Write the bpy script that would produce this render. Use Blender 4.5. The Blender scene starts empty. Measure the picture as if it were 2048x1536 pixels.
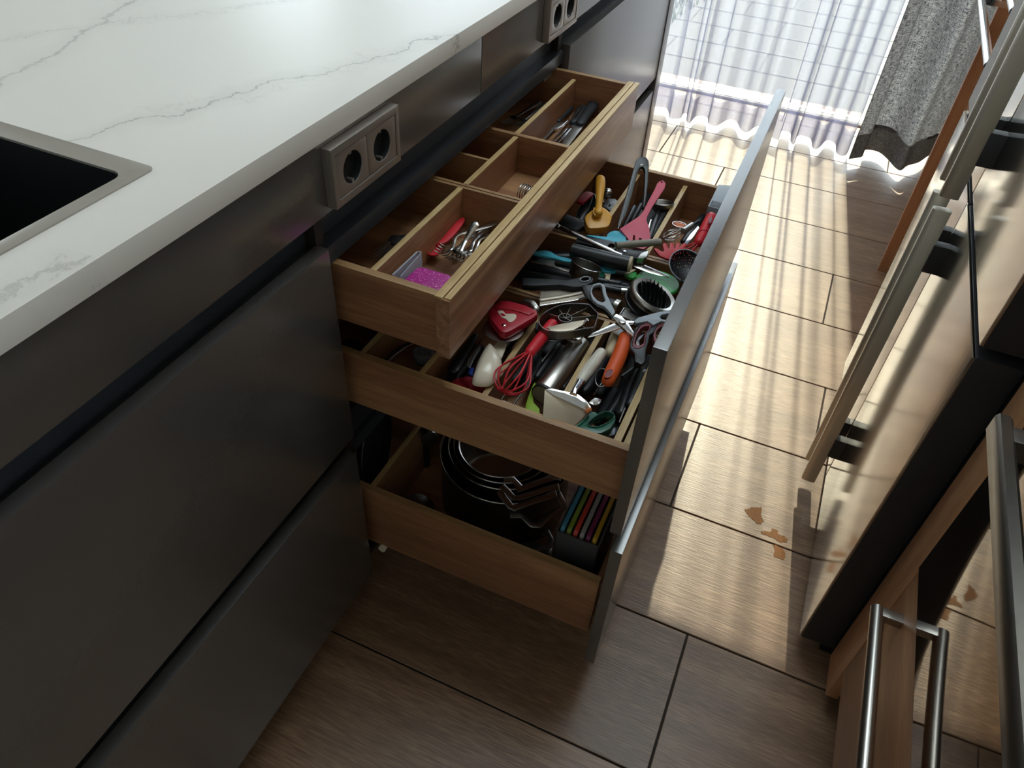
import bpy, bmesh, math, random
from mathutils import Vector as V, Matrix
from mathutils.geometry import tessellate_polygon
random.seed(7)
S = bpy.context.scene
COL = S.collection
PI = math.pi

# ---------------------------------------------------------------- camera
cam = bpy.data.cameras.new('camera'); co = bpy.data.objects.new('camera', cam); COL.objects.link(co)
AX = [[0.912964, 0.404849, 0.050933], [-0.309797, 0.606493, 0.732251], [0.26556, -0.684298, 0.679128]]      # rows: right, up, back
co.matrix_world = Matrix(((AX[0][0], AX[1][0], AX[2][0], 0.49), (AX[0][1], AX[1][1], AX[2][1], 0.0), (AX[0][2], AX[1][2], AX[2][2], 1.285), (0, 0, 0, 1)))
cam.sensor_fit = 'HORIZONTAL'; cam.sensor_width = 36.0; cam.lens = 36.0 * 1485.99 / 2048.0
cam.clip_start = 0.02; cam.clip_end = 200
S.camera = co

# ---------------------------------------------------------------- sky, sun, exposure
SUN_DIR = V((0.105, -1.0, -0.85)).normalized()
wd = bpy.data.worlds.new('sky'); S.world = wd; wd.use_nodes = True
wn = wd.node_tree; bg = wn.nodes['Background']
bg.inputs[0].default_value = (0.84, 0.92, 1.0, 1); bg.inputs[1].default_value = 6.4      # even, lightly hazed daylight sky
sl = bpy.data.lights.new('sun', 'SUN'); sl.energy = 12.2; sl.angle = 0.0095; sl.color = (1.0, 0.89, 0.67)
so = bpy.data.objects.new('sun', sl); COL.objects.link(so); so.rotation_euler = SUN_DIR.to_track_quat('-Z', 'Y').to_euler(); so.location = (0, 8, 8)
def portal(name, loc, sx, sz, rot):
    l = bpy.data.lights.new(name, 'AREA'); l.shape = 'RECTANGLE'; l.size = sx; l.size_y = sz; l.cycles.is_portal = True
    o = bpy.data.objects.new(name, l); COL.objects.link(o); o.location = loc; o.rotation_euler = rot
portal('window_portal', (-0.3, 3.52, 1.2), 2.9, 2.4, (PI/2, 0, PI))
portal('window_portal', (-3.1, 3.52, 1.5), 2.2, 1.4, (PI/2, 0, PI))
portal('window_portal', (-4.62, .5, 1.275), 4.1, 1.9, (PI/2, 0, -PI/2))  # portal of the added left window
portal('window_portal', (1.60, -1.22, 1.625), 1.3, 1.2, (PI/2, 0, PI/2))  # portal of the added window behind the camera
portal('window_portal', (.30, 1.65, 2.83), 1.3, 1.3, (0, 0, 0))  # portal of the added roof window
S.view_settings.view_transform = 'Standard'; S.view_settings.look = 'None'
S.view_settings.exposure = 0.0; S.view_settings.gamma = 1.0; S.view_settings.use_curve_mapping = False
S.cycles.max_bounces = 8; S.cycles.diffuse_bounces = 4; S.cycles.glossy_bounces = 4; S.cycles.transparent_max_bounces = 16; S.cycles.transmission_bounces = 8
S.cycles.caustics_reflective = True; S.cycles.blur_glossy = 1.0; S.cycles.caustics_refractive = False; S.cycles.sample_clamp_indirect = 6.0

# ---------------------------------------------------------------- materials
def lin(h):
    h = h.lstrip('#'); r = []
    for i in (0, 2, 4):
        c = int(h[i:i+2], 16) / 255
        r.append(c / 12.92 if c <= .04045 else ((c + .055) / 1.055) ** 2.4)
    return (*r, 1)
MATS = {}
def N(t, k, **kw):
    n = t.nodes.new(k)
    for a, b in kw.items():
        if hasattr(n, a): setattr(n, a, b)
    return n
def newmat(name):
    m = bpy.data.materials.new(name); m.use_nodes = True; t = m.node_tree
    MATS[name] = m
    return m, t, t.nodes['Principled BSDF'], t.nodes['Material Output']
def mat(name, col, rough=.5, metal=0., var=.0, vscale=30, bump=0., bscale=200, spec=.5, coat=0, trans=0, ior=1.45, alpha=1, stretch=None, rvar=0):
    m, t, b, o = newmat(name); L = t.links
    b.inputs['Base Color'].default_value = lin(col) if isinstance(col, str) else (*col, 1)
    b.inputs['Roughness'].default_value = rough; b.inputs['Metallic'].default_value = metal
    b.inputs['Specular IOR Level'].default_value = spec; b.inputs['Coat Weight'].default_value = coat
    b.inputs['Transmission Weight'].default_value = trans; b.inputs['IOR'].default_value = ior; b.inputs['Alpha'].default_value = alpha
    if var or bump or rvar:
        tc = N(t, 'ShaderNodeTexCoord'); mp = N(t, 'ShaderNodeMapping'); L.new(tc.outputs['Object'], mp.inputs[0])
        if stretch: mp.inputs['Scale'].default_value = stretch
    if var or rvar:
        nz = N(t, 'ShaderNodeTexNoise'); nz.inputs['Scale'].default_value = vscale; nz.inputs['Detail'].default_value = 5; L.new(mp.outputs[0], nz.inputs['Vector'])
    if var:
        mx = N(t, 'ShaderNodeMix', data_type='RGBA', blend_type='MIX'); c = b.inputs['Base Color'].default_value
        mx.inputs[6].default_value = [max(0, x * (1 - var)) for x in c[:3]] + [1]; mx.inputs[7].default_value = [min(1, x * (1 + var)) for x in c[:3]] + [1]
        L.new(nz.outputs[0], mx.inputs[0]); L.new(mx.outputs[2], b.inputs['Base Color'])
    if rvar:
        mr = N(t, 'ShaderNodeMapRange'); mr.inputs[3].default_value = rough - rvar; mr.inputs[4].default_value = rough + rvar
        L.new(nz.outputs[0], mr.inputs[0]); L.new(mr.outputs[0], b.inputs['Roughness'])
    if bump:
        n2 = N(t, 'ShaderNodeTexNoise'); n2.inputs['Scale'].default_value = bscale; n2.inputs['Detail'].default_value = 4; L.new(mp.outputs[0], n2.inputs['Vector'])
        bp = N(t, 'ShaderNodeBump'); bp.inputs['Strength'].default_value = bump; bp.inputs['Distance'].default_value = .002
        L.new(n2.outputs[0], bp.inputs['Height']); L.new(bp.outputs[0], b.inputs['Normal'])
    return m
def ramp(t, stops):
    r = N(t, 'ShaderNodeValToRGB'); e = r.color_ramp.elements
    while len(e) < len(stops): e.new(.5)
    for x, (p, c) in zip(e, stops): x.position = p; x.color = lin(c) if isinstance(c, str) else c
    return r
def wood(name, dark, mid, light, axis, scale=1., rough=.45, fine=220, ridge=.25, rnd=True, figure=.6, big=1.):
    """long-grained timber; axis = direction of the grain"""
    m, t, b, o = newmat(name); L = t.links
    tc = N(t, 'ShaderNodeTexCoord'); mp = N(t, 'ShaderNodeMapping'); L.new(tc.outputs['Object'], mp.inputs[0])
    st = [1, 1, 1]; st['xyz'.index(axis)] = .07; mp.inputs['Scale'].default_value = st
    vec = mp.outputs[0]
    if rnd:
        oi = N(t, 'ShaderNodeObjectInfo'); ml = N(t, 'ShaderNodeMath', operation='MULTIPLY'); ml.inputs[1].default_value = 37.0
        L.new(oi.outputs['Random'], ml.inputs[0]); ad = N(t, 'ShaderNodeVectorMath', operation='ADD'); L.new(mp.outputs[0], ad.inputs[0]); L.new(ml.outputs[0], ad.inputs[1]); vec = ad.outputs[0]
    n1 = N(t, 'ShaderNodeTexNoise'); n1.inputs['Scale'].default_value = 9 * scale; n1.inputs['Detail'].default_value = 6; n1.inputs['Distortion'].default_value = figure; L.new(vec, n1.inputs['Vector'])
    n2 = N(t, 'ShaderNodeTexNoise'); n2.inputs['Scale'].default_value = fine * scale; n2.inputs['Detail'].default_value = 3; L.new(vec, n2.inputs['Vector'])
    n3 = N(t, 'ShaderNodeTexNoise'); n3.inputs['Scale'].default_value = 45 * scale; n3.inputs['Detail'].default_value = 4; n3.inputs['Distortion'].default_value = .4; L.new(vec, n3.inputs['Vector'])
    a = N(t, 'ShaderNodeMath', operation='MULTIPLY_ADD'); a.inputs[1].default_value = .35 + (1-big)*.5; L.new(n2.outputs[0], a.inputs[0])
    nb = N(t, 'ShaderNodeMath', operation='MULTIPLY_ADD'); nb.inputs[1].default_value = big; nb.inputs[2].default_value = (1-big)*.25; L.new(n1.outputs[0], nb.inputs[0]); L.new(nb.outputs[0], a.inputs[2])
    a2 = N(t, 'ShaderNodeMath', operation='MULTIPLY_ADD'); a2.inputs[1].default_value = .35; L.new(n3.outputs[0], a2.inputs[0]); L.new(a.outputs[0], a2.inputs[2])
    r = ramp(t, [(.52, dark), (.83, mid), (1.0, light)]); sc = N(t, 'ShaderNodeMath', operation='MULTIPLY'); sc.inputs[1].default_value = 1.0
    L.new(a2.outputs[0], sc.inputs[0]); L.new(sc.outputs[0], r.inputs[0])
    col = r.outputs[0]
    if rnd:
        hv = N(t, 'ShaderNodeHueSaturation'); mr = N(t, 'ShaderNodeMapRange'); mr.inputs[3].default_value = .92; mr.inputs[4].default_value = 1.10
        L.new(oi.outputs['Random'], mr.inputs[0]); L.new(mr.outputs[0], hv.inputs['Value']); L.new(col, hv.inputs['Color']); col = hv.outputs[0]
    L.new(col, b.inputs['Base Color']); b.inputs['Roughness'].default_value = rough
    bp = N(t, 'ShaderNodeBump'); bp.inputs['Strength'].default_value = ridge; bp.inputs['Distance'].default_value = .001
    L.new(a.outputs[0], bp.inputs['Height']); L.new(bp.outputs[0], b.inputs['Normal'])
    return m
FLOORW = wood('tile_timber', '#563e2d', '#7c5f48', '#97795e', 'x', .9, .36, 420, .6, figure=1.1, big=.34)
OAKX = wood('oak_grain_across', '#573624', '#8a5e41', '#a67a54', 'x', 1.3, .42, 260, .2)
OAKY = wood('oak_grain_along', '#573624', '#8a5e41', '#a67a54', 'y', 1.3, .42, 260, .2)
OAKF = wood('oak_front_figure', '#65442f', '#8f6549', '#aa8162', 'y', 1.6, .30, 200, .35, figure=2.2)
OAKTOP = wood('pale_oak_edge', '#7d6040', '#b0925f', '#cdb283', 'y', 2.4, .5, 190, .5)
OAKTOPX = wood('pale_oak_edge_across', '#68492e', '#8f6c45', '#ad895c', 'x', 2.4, .5, 190, .5)
CHERRY = wood('cherry_veneer', '#8f6144', '#b27e58', '#c59670', 'z', 1.2, .38, 240, .15)
CHERRYY = wood('cherry_veneer_level', '#6b452c', '#8a5f40', '#a1774f', 'y', 1.2, .4, 240, .3)
GREY = mat('satin_graphite_laminate', '#4d4b49', .22, ior=2.2, var=.04, vscale=300, bump=.03, bscale=900)
GREYIN = mat('graphite_edge', '#4b4b4c', .34, ior=1.8, var=.08, vscale=120)
CHAN = mat('anodised_channel', '#33373d', .34, metal=.0, spec=.5)
DARKIN = mat('cabinet_interior', '#2a241f', .6)
SOCK = mat('nickel_plastic', '#a8a098', .34, metal=.75)
BLACKP = mat('black_plastic', '#15171a', .35, var=.2, vscale=60)
BLACKM = mat('matt_black_plastic', '#1b1d20', .55)
RUBBER = mat('soft_black_rubber', '#101113', .7)
STEEL = mat('polished_steel', '#c9c8c4', .13, metal=1, var=.04, vscale=40)
STEELB = mat('brushed_steel', '#b9b6b0', .28, metal=1, var=.06, vscale=90, stretch=(1, .05, 1))
STEELD = mat('dark_worn_steel', '#8a8782', .36, metal=1, var=.1, vscale=60)
CHROME = mat('chrome', '#e2e4e6', .06, metal=1)
FRIDGE = mat('stainless_door', '#d4d0c8', .15, metal=1, var=.02, vscale=40, stretch=(1, 1, .03), bump=.02, bscale=60)
FRSIDE = mat('fridge_grey_side', '#2b2b2e', .45)
HANDLEM = mat('satin_handle', '#cfc8ba', .42, metal=.75)
MIRR = mat('black_mirror_glass', '#8f857a', .04, metal=1)
RED = mat('red_silicone', '#c01f2c', .45, var=.05, vscale=40)
DRED = mat('deep_red_plastic', '#a51f2e', .32)
MAROON = mat('maroon_grip', '#6d2a33', .5)
PINK = mat('dusty_pink_silicone', '#c04e62', .42, var=.05, vscale=50)
YELLOW = mat('mustard_plastic', '#c98f2e', .35, var=.06, vscale=60)
ORANGE = mat('orange_plastic', '#c8501f', .36, var=.03, vscale=40)
TEAL = mat('teal_silicone', '#3fa0b6', .45)
LIME = mat('lime_plastic', '#86a52a', .4)
GREEN = mat('green_plastic', '#2f8a3d', .35)
DGREEN = mat('bottle_green_plastic', '#14523f', .28)
GREYP = mat('grey_plastic', '#8b9197', .42)
TAUPE = mat('taupe_handle', '#7e766a', .5)
CREAM = mat('cream_plastic', '#d9cdb8', .22, coat=.3)
BEIGE = mat('pale_beech', '#b9a88a', .55, var=.12, vscale=80)
WASHW = wood('whitewashed_handle', '#7d7566', '#c4bdae', '#ddd7ca', 'y', 5, .55, 120, .3)
SATIN = mat('satin_steel_plate', '#a79d8e', .42, metal=.55, var=.1, vscale=50, stretch=(.2, 1, 1))
BLADE = mat('cheese_blade', '#b7ab97', .38, metal=.85, var=.05, vscale=60)
MAGENTA = None
def clearp():
    m, t, b, o = newmat('clear_plastic'); L = t.links
    b.inputs['Base Color'].default_value = lin('#cfd6e6'); b.inputs['Roughness'].default_value = .12
    tr = N(t, 'ShaderNodeBsdfTransparent'); lw = N(t, 'ShaderNodeLayerWeight'); lw.inputs[0].default_value = .35; mx = N(t, 'ShaderNodeMixShader'); mr = N(t, 'ShaderNodeMapRange'); mr.inputs[3].default_value = .28; mr.inputs[4].default_value = .8
    L.new(lw.outputs['Facing'], mr.inputs[0]); L.new(mr.outputs[0], mx.inputs[0]); L.new(tr.outputs[0], mx.inputs[1]); L.new(b.outputs[0], mx.inputs[2]); L.new(mx.outputs[0], o.inputs[0])
    return m
CLEAR = clearp()
SMOKE = mat('smoky_plastic', '#8c8f92', .15, trans=.6, ior=1.3)
BLUEP = mat('blue_plastic', '#22358f', .4)
WHITEP = mat('white_paint', '#e8e6e0', .5)
WALLM = mat('warm_white_wall', '#e4dfd4', .85, var=.02, vscale=4, bump=.05, bscale=120)
GROUT = mat('dark_grout', '#2b2724', .85, var=.2, vscale=200)
PAVER = mat('pale_concrete_paver', '#696863', .85, var=.18, vscale=25, bump=.3, bscale=90)
SINKM = mat('sink_flange', '#a9a49c', .35, metal=.6, var=.05, vscale=60)
SINKB = mat('black_sink_bowl', '#0f1114', .4, metal=.2)
COPPER = mat('copper_tone', '#b3663f', .35, metal=.8)
def glitter():
    m, t, b, o = newmat('magenta_glitter'); L = t.links
    tc = N(t, 'ShaderNodeTexCoord'); v = N(t, 'ShaderNodeTexVoronoi'); v.inputs['Scale'].default_value = 900; L.new(tc.outputs['Object'], v.inputs['Vector'])
    r = ramp(t, [(.0, '#a2127c'), (.93, '#a2127c'), (.97, '#f0a6dc')]); s = N(t, 'ShaderNodeSeparateColor'); L.new(v.outputs['Color'], s.inputs[0]); L.new(s.outputs[0], r.inputs[0])
    L.new(r.outputs[0], b.inputs['Base Color']); b.inputs['Roughness'].default_value = .55
    return m
MAGENTA = glitter()
def marble():
    m, t, b, o = newmat('white_veined_worktop'); L = t.links
    tc = N(t, 'ShaderNodeTexCoord'); sh = N(t, 'ShaderNodeVectorMath', operation='ADD'); sh.inputs[1].default_value = (-.5, 1.0, 0); L.new(tc.outputs['Object'], sh.inputs[0]); P = sh.outputs[0]      # measured from the front corner of the island
    def math_(op, a, bb=None, c=None):
        n = N(t, 'ShaderNodeMath', operation=op)
        for i, x in enumerate((a, bb, c)):
            if x is None: continue
            if isinstance(x, (int, float)): n.inputs[i].default_value = x
            else: L.new(x, n.inputs[i])
        return n.outputs[0]
    sp = N(t, 'ShaderNodeSeparateXYZ'); L.new(P, sp.inputs[0])
    def noise(scale, det=6, off=0, rough=.6):
        n = N(t, 'ShaderNodeTexNoise'); n.inputs['Scale'].default_value = scale; n.inputs['Detail'].default_value = det; n.inputs['Roughness'].default_value = rough
        mp = N(t, 'ShaderNodeMapping'); mp.inputs['Location'].default_value = (off, off * .7, off * .3); L.new(P, mp.inputs[0]); L.new(mp.outputs[0], n.inputs['Vector'])
        return n.outputs[0]
    acc = None
    # straight run of each vein: x = x0 + k (y - y0); wander, half width, strength, y range
    for (x0, y0, k, amp, w, st, ya, yb, off, sc) in ((-.155, .53, .372, .055, .0022, .62, .40, 1.05, 1, 9), (-.150, .53, .372, .11, .0012, .38, .55, 1.10, 4, 12),
            (-.375, .60, -.30, .06, .0035, .45, .35, 1.5, 9, 7), (-.42, .70, .62, .10, .0016, .4, .6, 1.3, 14, 10), (-.30, 1.2, .30, .12, .003, .4, 1.0, 2.4, 19, 6), (-.055, .20, .35, .09, .006, .30, -.3, .33, 23, 14)):
        d = math_('SUBTRACT', sp.outputs[0], math_('MULTIPLY_ADD', math_('SUBTRACT', sp.outputs[1], y0), k, x0))
        d = math_('ADD', d, math_('MULTIPLY', math_('SUBTRACT', noise(sc, 8, off, .68), .5), amp * 2))
        d = math_('ABSOLUTE', d)
        width = math_('MULTIPLY_ADD', noise(22, 3, off + 2), w * 2.6, w * .15)
        v = math_('SUBTRACT', 1, math_('MINIMUM', math_('DIVIDE', d, width), 1))
        halo = math_('MULTIPLY', math_('SUBTRACT', 1, math_('MINIMUM', math_('DIVIDE', d, .03), 1)), .18)
        v = math_('MAXIMUM', math_('MULTIPLY', v, 1.0), halo)
        fade = math_('MULTIPLY', math_('GREATER_THAN', sp.outputs[1], ya), math_('LESS_THAN', sp.outputs[1], yb))
        v = math_('MULTIPLY', math_('MULTIPLY', v, fade), math_('MULTIPLY', st, math_('MULTIPLY_ADD', noise(5, 3, off + 5), 1.6, .1)))
        acc = v if acc is None else math_('MAXIMUM', acc, v)
    mx = N(t, 'ShaderNodeMix', data_type='RGBA'); mx.inputs[6].default_value = lin('#e3dfd8'); mx.inputs[7].default_value = lin('#6f6d69')
    cl = math_('MINIMUM', acc, 1); L.new(cl, mx.inputs[0]); L.new(mx.outputs[2], b.inputs['Base Color'])
    b.inputs['Roughness'].default_value = .38
    bp = N(t, 'ShaderNodeBump'); bp.inputs['Strength'].default_value = .04; bp.inputs['Distance'].default_value = .001; L.new(noise(500, 2, 0), bp.inputs['Height']); L.new(bp.outputs[0], b.inputs['Normal'])
    return m
MARBLE = marble()
def sheer():
    m, t, b, o = newmat('sheer_voile'); L = t.links; t.nodes.remove(b)
    lw = N(t, 'ShaderNodeLayerWeight'); lw.inputs[0].default_value = .5
    pw = N(t, 'ShaderNodeMath', operation='POWER'); pw.inputs[1].default_value = 3.0; L.new(lw.outputs['Facing'], pw.inputs[0])
    mr = N(t, 'ShaderNodeMapRange'); mr.inputs[3].default_value = .54; mr.inputs[4].default_value = 1.0; L.new(pw.outputs[0], mr.inputs[0])
    tr = N(t, 'ShaderNodeBsdfTransparent'); df = N(t, 'ShaderNodeBsdfDiffuse'); tl = N(t, 'ShaderNodeBsdfTranslucent')
    df.inputs[0].default_value = lin('#b2b5cc'); tl.inputs[0].default_value = lin('#9296b4')
    a = N(t, 'ShaderNodeMixShader'); a.inputs[0].default_value = .42; L.new(df.outputs[0], a.inputs[1]); L.new(tl.outputs[0], a.inputs[2])
    c = N(t, 'ShaderNodeMixShader'); L.new(mr.outputs[0], c.inputs[0]); L.new(tr.outputs[0], c.inputs[1]); L.new(a.outputs[0], c.inputs[2]); L.new(c.outputs[0], o.inputs[0])
    return m
SHEER = sheer()
def drape(name, dark, light, tr):
    m, t, b, o = newmat(name); L = t.links
    uv = N(t, 'ShaderNodeUVMap'); facs = []
    for s in ((480, 45, 1), (45, 480, 1)):
        mp = N(t, 'ShaderNodeMapping'); mp.inputs['Scale'].default_value = s; L.new(uv.outputs[0], mp.inputs[0])
        n = N(t, 'ShaderNodeTexNoise'); n.inputs['Scale'].default_value = 1; n.inputs['Detail'].default_value = 2; L.new(mp.outputs[0], n.inputs['Vector']); facs.append(n.outputs[0])
    ad = N(t, 'ShaderNodeMath', operation='ADD'); L.new(facs[0], ad.inputs[0]); L.new(facs[1], ad.inputs[1])
    r = ramp(t, [(.40, dark), (.60, light)]); hv = N(t, 'ShaderNodeMath', operation='MULTIPLY'); hv.inputs[1].default_value = .5; L.new(ad.outputs[0], hv.inputs[0]); L.new(hv.outputs[0], r.inputs[0])
    L.new(r.outputs[0], b.inputs['Base Color']); b.inputs['Roughness'].default_value = .9; b.inputs['Specular IOR Level'].default_value = .1
    tl = N(t, 'ShaderNodeBsdfTranslucent'); L.new(r.outputs[0], tl.inputs[0]); mx = N(t, 'ShaderNodeMixShader'); mx.inputs[0].default_value = tr
    L.new(b.outputs[0], mx.inputs[1]); L.new(tl.outputs[0], mx.inputs[2]); L.new(mx.outputs[0], o.inputs[0])
    return m
DRAPE = drape('grey_linen_drape', '#44464e', '#c6c8cc', .16)
DHEM = drape('grey_linen_double_hem', '#413f41', '#716d6b', .08)
def pane():
    m, t, b, o = newmat('window_glass'); L = t.links; t.nodes.remove(b)
    fr = N(t, 'ShaderNodeFresnel'); fr.inputs[0].default_value = 1.45; g = N(t, 'ShaderNodeBsdfGlossy'); g.inputs['Roughness'].default_value = 0.0
    tr = N(t, 'ShaderNodeBsdfTransparent'); tr.inputs[0].default_value = (.93, .96, .95, 1); mx = N(t, 'ShaderNodeMixShader')
    L.new(fr.outputs[0], mx.inputs[0]); L.new(tr.outputs[0], mx.inputs[1]); L.new(g.outputs[0], mx.inputs[2]); L.new(mx.outputs[0], o.inputs[0])
    return m
GLASS = pane()
def perforated(name, base, scale, metal=.3):
    m, t, b, o = newmat(name); L = t.links
    b.inputs['Base Color'].default_value = lin(base); b.inputs['Roughness'].default_value = .35; b.inputs['Metallic'].default_value = metal
    tc = N(t, 'ShaderNodeTexCoord'); v = N(t, 'ShaderNodeTexVoronoi'); v.inputs['Scale'].default_value = scale; v.inputs['Randomness'].default_value = .15; L.new(tc.outputs['Object'], v.inputs['Vector'])
    lt = N(t, 'ShaderNodeMath', operation='GREATER_THAN'); lt.inputs[1].default_value = .28; L.new(v.outputs['Distance'], lt.inputs[0]); L.new(lt.outputs[0], b.inputs['Alpha'])
    return m
PERF = perforated('perforated_black', '#1b1e22', 300)
PERFS = perforated('perforated_steel', '#8e8c88', 330, 1)
def amber():
    return mat('amber_spill', '#74440a', .5, var=.5, vscale=200, spec=.2)
AMBER = amber()
GRASS = mat('lawn_grass', '#5d7440', .8, var=.4, vscale=60)
SKIRT = mat('plinth_black', '#141416', .6)

# ---------------------------------------------------------------- helpers
def tag(o, label=None, cat=None, group=None, kind=None):
    if label: o['label'] = label
    if cat: o['category'] = cat
    if group: o['group'] = group
    if kind: o['kind'] = kind
    return o
def thing(name, label, cat, loc=(0, 0, 0), group=None):
    o = bpy.data.objects.new(name, None); COL.objects.link(o); o.location = loc; o.empty_display_size = .05
    return tag(o, label, cat, group)
def basis(d, up=(0, 0, 1)):
    y = V(d).normalized(); u = V(up)
    if abs(y.dot(u)) > .97: u = V((0, 1, 0)) if abs(y.y) < .9 else V((1, 0, 0))
    x = y.cross(u).normalized(); z = x.cross(y)
    return x, y, z
def crspline(pts, n, closed):
    pts = [V(p) for p in pts]; k = len(pts); out = []
    if n <= 1: return pts
    rng = range(k) if closed else range(k - 1)
    for i in rng:
        if closed: p0, p1, p2, p3 = pts[i-1], pts[i], pts[(i+1) % k], pts[(i+2) % k]
        else: p0, p1, p2, p3 = pts[max(i-1, 0)], pts[i], pts[i+1], pts[min(i+2, k-1)]
        for j in range(n):
            t = j / n
            out.append(.5 * ((2*p1) + (p2-p0)*t + (2*p0-5*p1+4*p2-p3)*t*t + (3*p1-p0-3*p2+p3)*t**3))
    if not closed: out.append(pts[-1])
    return out
class G:
    def __init__(s): s.bm = bmesh.new(); s.uv = None
    def box(s, x0, x1, y0, y1, z0, z1, b=0., seg=2):
        m = bmesh.new(); r = bmesh.ops.create_cube(m, size=1)
        for v in m.verts: v.co = V(((x0+x1)/2 + v.co.x*(x1-x0), (y0+y1)/2 + v.co.y*(y1-y0), (z0+z1)/2 + v.co.z*(z1-z0)))
        if b: bmesh.ops.bevel(m, geom=m.edges[:], offset=b, segments=seg, profile=.7, affect='EDGES', clamp_overlap=True)
        return s.merge(m)
    def merge(s, m):
        vm = {v: s.bm.verts.new(v.co) for v in m.verts}
        for f in m.faces:
            try: s.bm.faces.new([vm[v] for v in f.verts])
            except ValueError: pass
        m.free(); return s
    def obox(s, c, ax, h, b=0.):
        """box with centre c, axes ax (3 unit vectors), half sizes h"""
        m = bmesh.new(); bmesh.ops.create_cube(m, size=2)
        for v in m.verts: v.co = V((v.co.x*h[0], v.co.y*h[1], v.co.z*h[2]))
        if b: bmesh.ops.bevel(m, geom=m.edges[:], offset=b, segments=2, profile=.7, affect='EDGES', clamp_overlap=True)
        for v in m.verts: v.co = V(c) + ax[0]*v.co.x + ax[1]*v.co.y + ax[2]*v.co.z
        return s.merge(m)
    def slab(s, loops, th, b=0., smooth=1, n=None):
        """flat plate: loops of 3-D points on its upper face (outline first, then holes)"""
        if not isinstance(loops[0][0], (tuple, list, V)): loops = [loops]
        if isinstance(loops[0][0][0], (tuple, list)): pass
        L = [crspline(l, smooth, True) for l in loops]
        o = L[0]; nn = V((0, 0, 0))
        for i in range(len(o)): nn += o[i-1].cross(o[i])
        if n: nn = V(n)
        if nn.z < 0: nn = -nn
        nn.normalize()
        c = sum(o, V((0, 0, 0))) / len(o)
        L = [[p - nn*(p-c).dot(nn) for p in l] for l in L]
        for i in range(len(L)):
            a = V((0, 0, 0))
            for k in range(len(L[i])): a += L[i][k-1].cross(L[i][k])
            if (a.dot(nn) < 0) == (i == 0): L[i].reverse()
        m = bmesh.new(); flat = [p for l in L for p in l]
        tv = [m.verts.new(p) for p in flat]; bv = [m.verts.new(p - nn*th) for p in flat]
        if len(L) == 1 :
            try: m.faces.new(tv); m.faces.new(bv[::-1])
            except ValueError: pass
        else:
            x, y, z = basis(nn, (0, 1, 0)); 
            for tri in tessellate_polygon([[V((p.dot(x), p.dot(z), 0)) for p in l] for l in L]):
                a, bb, cc = tri
                if (flat[bb]-flat[a]).cross(flat[cc]-flat[a]).dot(nn) < 0: a, cc = cc, a
                if len({a, bb, cc}) < 3: continue
                try: m.faces.new((tv[a], tv[bb], tv[cc])); m.faces.new((bv[cc], bv[bb], bv[a]))
                except ValueError: pass
        k = 0
        for l in L:
            q = len(l)
            for i in range(q):
                j = (i+1) % q
                try: m.faces.new((tv[k+j], tv[k+i], bv[k+i], bv[k+j]))
                except ValueError: pass
            k += q
        bmesh.ops.recalc_face_normals(m, faces=m.faces[:])
        if b:
            e = [e for e in m.edges if len(e.link_faces) == 2 and e.calc_face_angle(0) > 1.0 and abs((e.verts[0].co-e.verts[1].co).normalized().dot(nn)) < .5]
            if e: bmesh.ops.bevel(m, geom=e, offset=b, segments=2, profile=.6, affect='EDGES', clamp_overlap=True)
        if len(L) == 1:
            bmesh.ops.triangulate(m, faces=[f for f in m.faces if len(f.verts) > 4])
        return s.merge(m)
    def tube(s, pts, r, seg=8, closed=False, smooth=1, flat=1., up=(0, 0, 1), caps=True, rnd=False):
        """tube along 3-D points; r number or list (per given point); flat squashes it along up"""
        k0 = len(pts); rr = list(r) if isinstance(r, (list, tuple)) else [r]*k0
        P = crspline(pts, smooth, closed)
        R = []
        for i in range(len(P)):
            t = i / max(smooth, 1); a = int(t); f = t - a
            ra = rr[a % k0]; rb = rr[(a+1) % k0] if (closed or a+1 < k0) else rr[-1]
            R.append(ra + (rb-ra)*f)
        if rnd and not closed:
            d0 = (P[0]-P[1]).normalized(); d1 = (P[-1]-P[-2]).normalized(); r0, r1 = R[0], R[-1]
            A = [(P[0]+d0*r0*.95, r0*.25), (P[0]+d0*r0*.75, r0*.65), (P[0]+d0*r0*.4, r0*.92)]
            B = [(P[-1]+d1*r1*.4, r1*.92), (P[-1]+d1*r1*.75, r1*.65), (P[-1]+d1*r1*.95, r1*.25)]
            P = [p for p, _ in A] + P + [p for p, _ in B]; R = [q for _, q in A] + R + [q for _, q in B]
        n = len(P); rings = []
        for i in range(n):
            if closed: d = P[(i+1) % n] - P[i-1]
            else: d = P[min(i+1, n-1)] - P[max(i-1, 0)]
            x, y, z = basis(d, up)
            rings.append([s.bm.verts.new(P[i] + (x*math.cos(2*PI*j/seg) + z*flat*math.sin(2*PI*j/seg))*R[i]) for j in range(seg)])
        for i in range(n if closed else n-1):
            a, b = rings[i], rings[(i+1) % n]
            for j in range(seg):
                s.bm.faces.new((a[j], a[(j+1) % seg], b[(j+1) % seg], b[j]))
        if caps and not closed:
            s.bm.faces.new(rings[0][::-1]); s.bm.faces.new(rings[-1])
        return s
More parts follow.
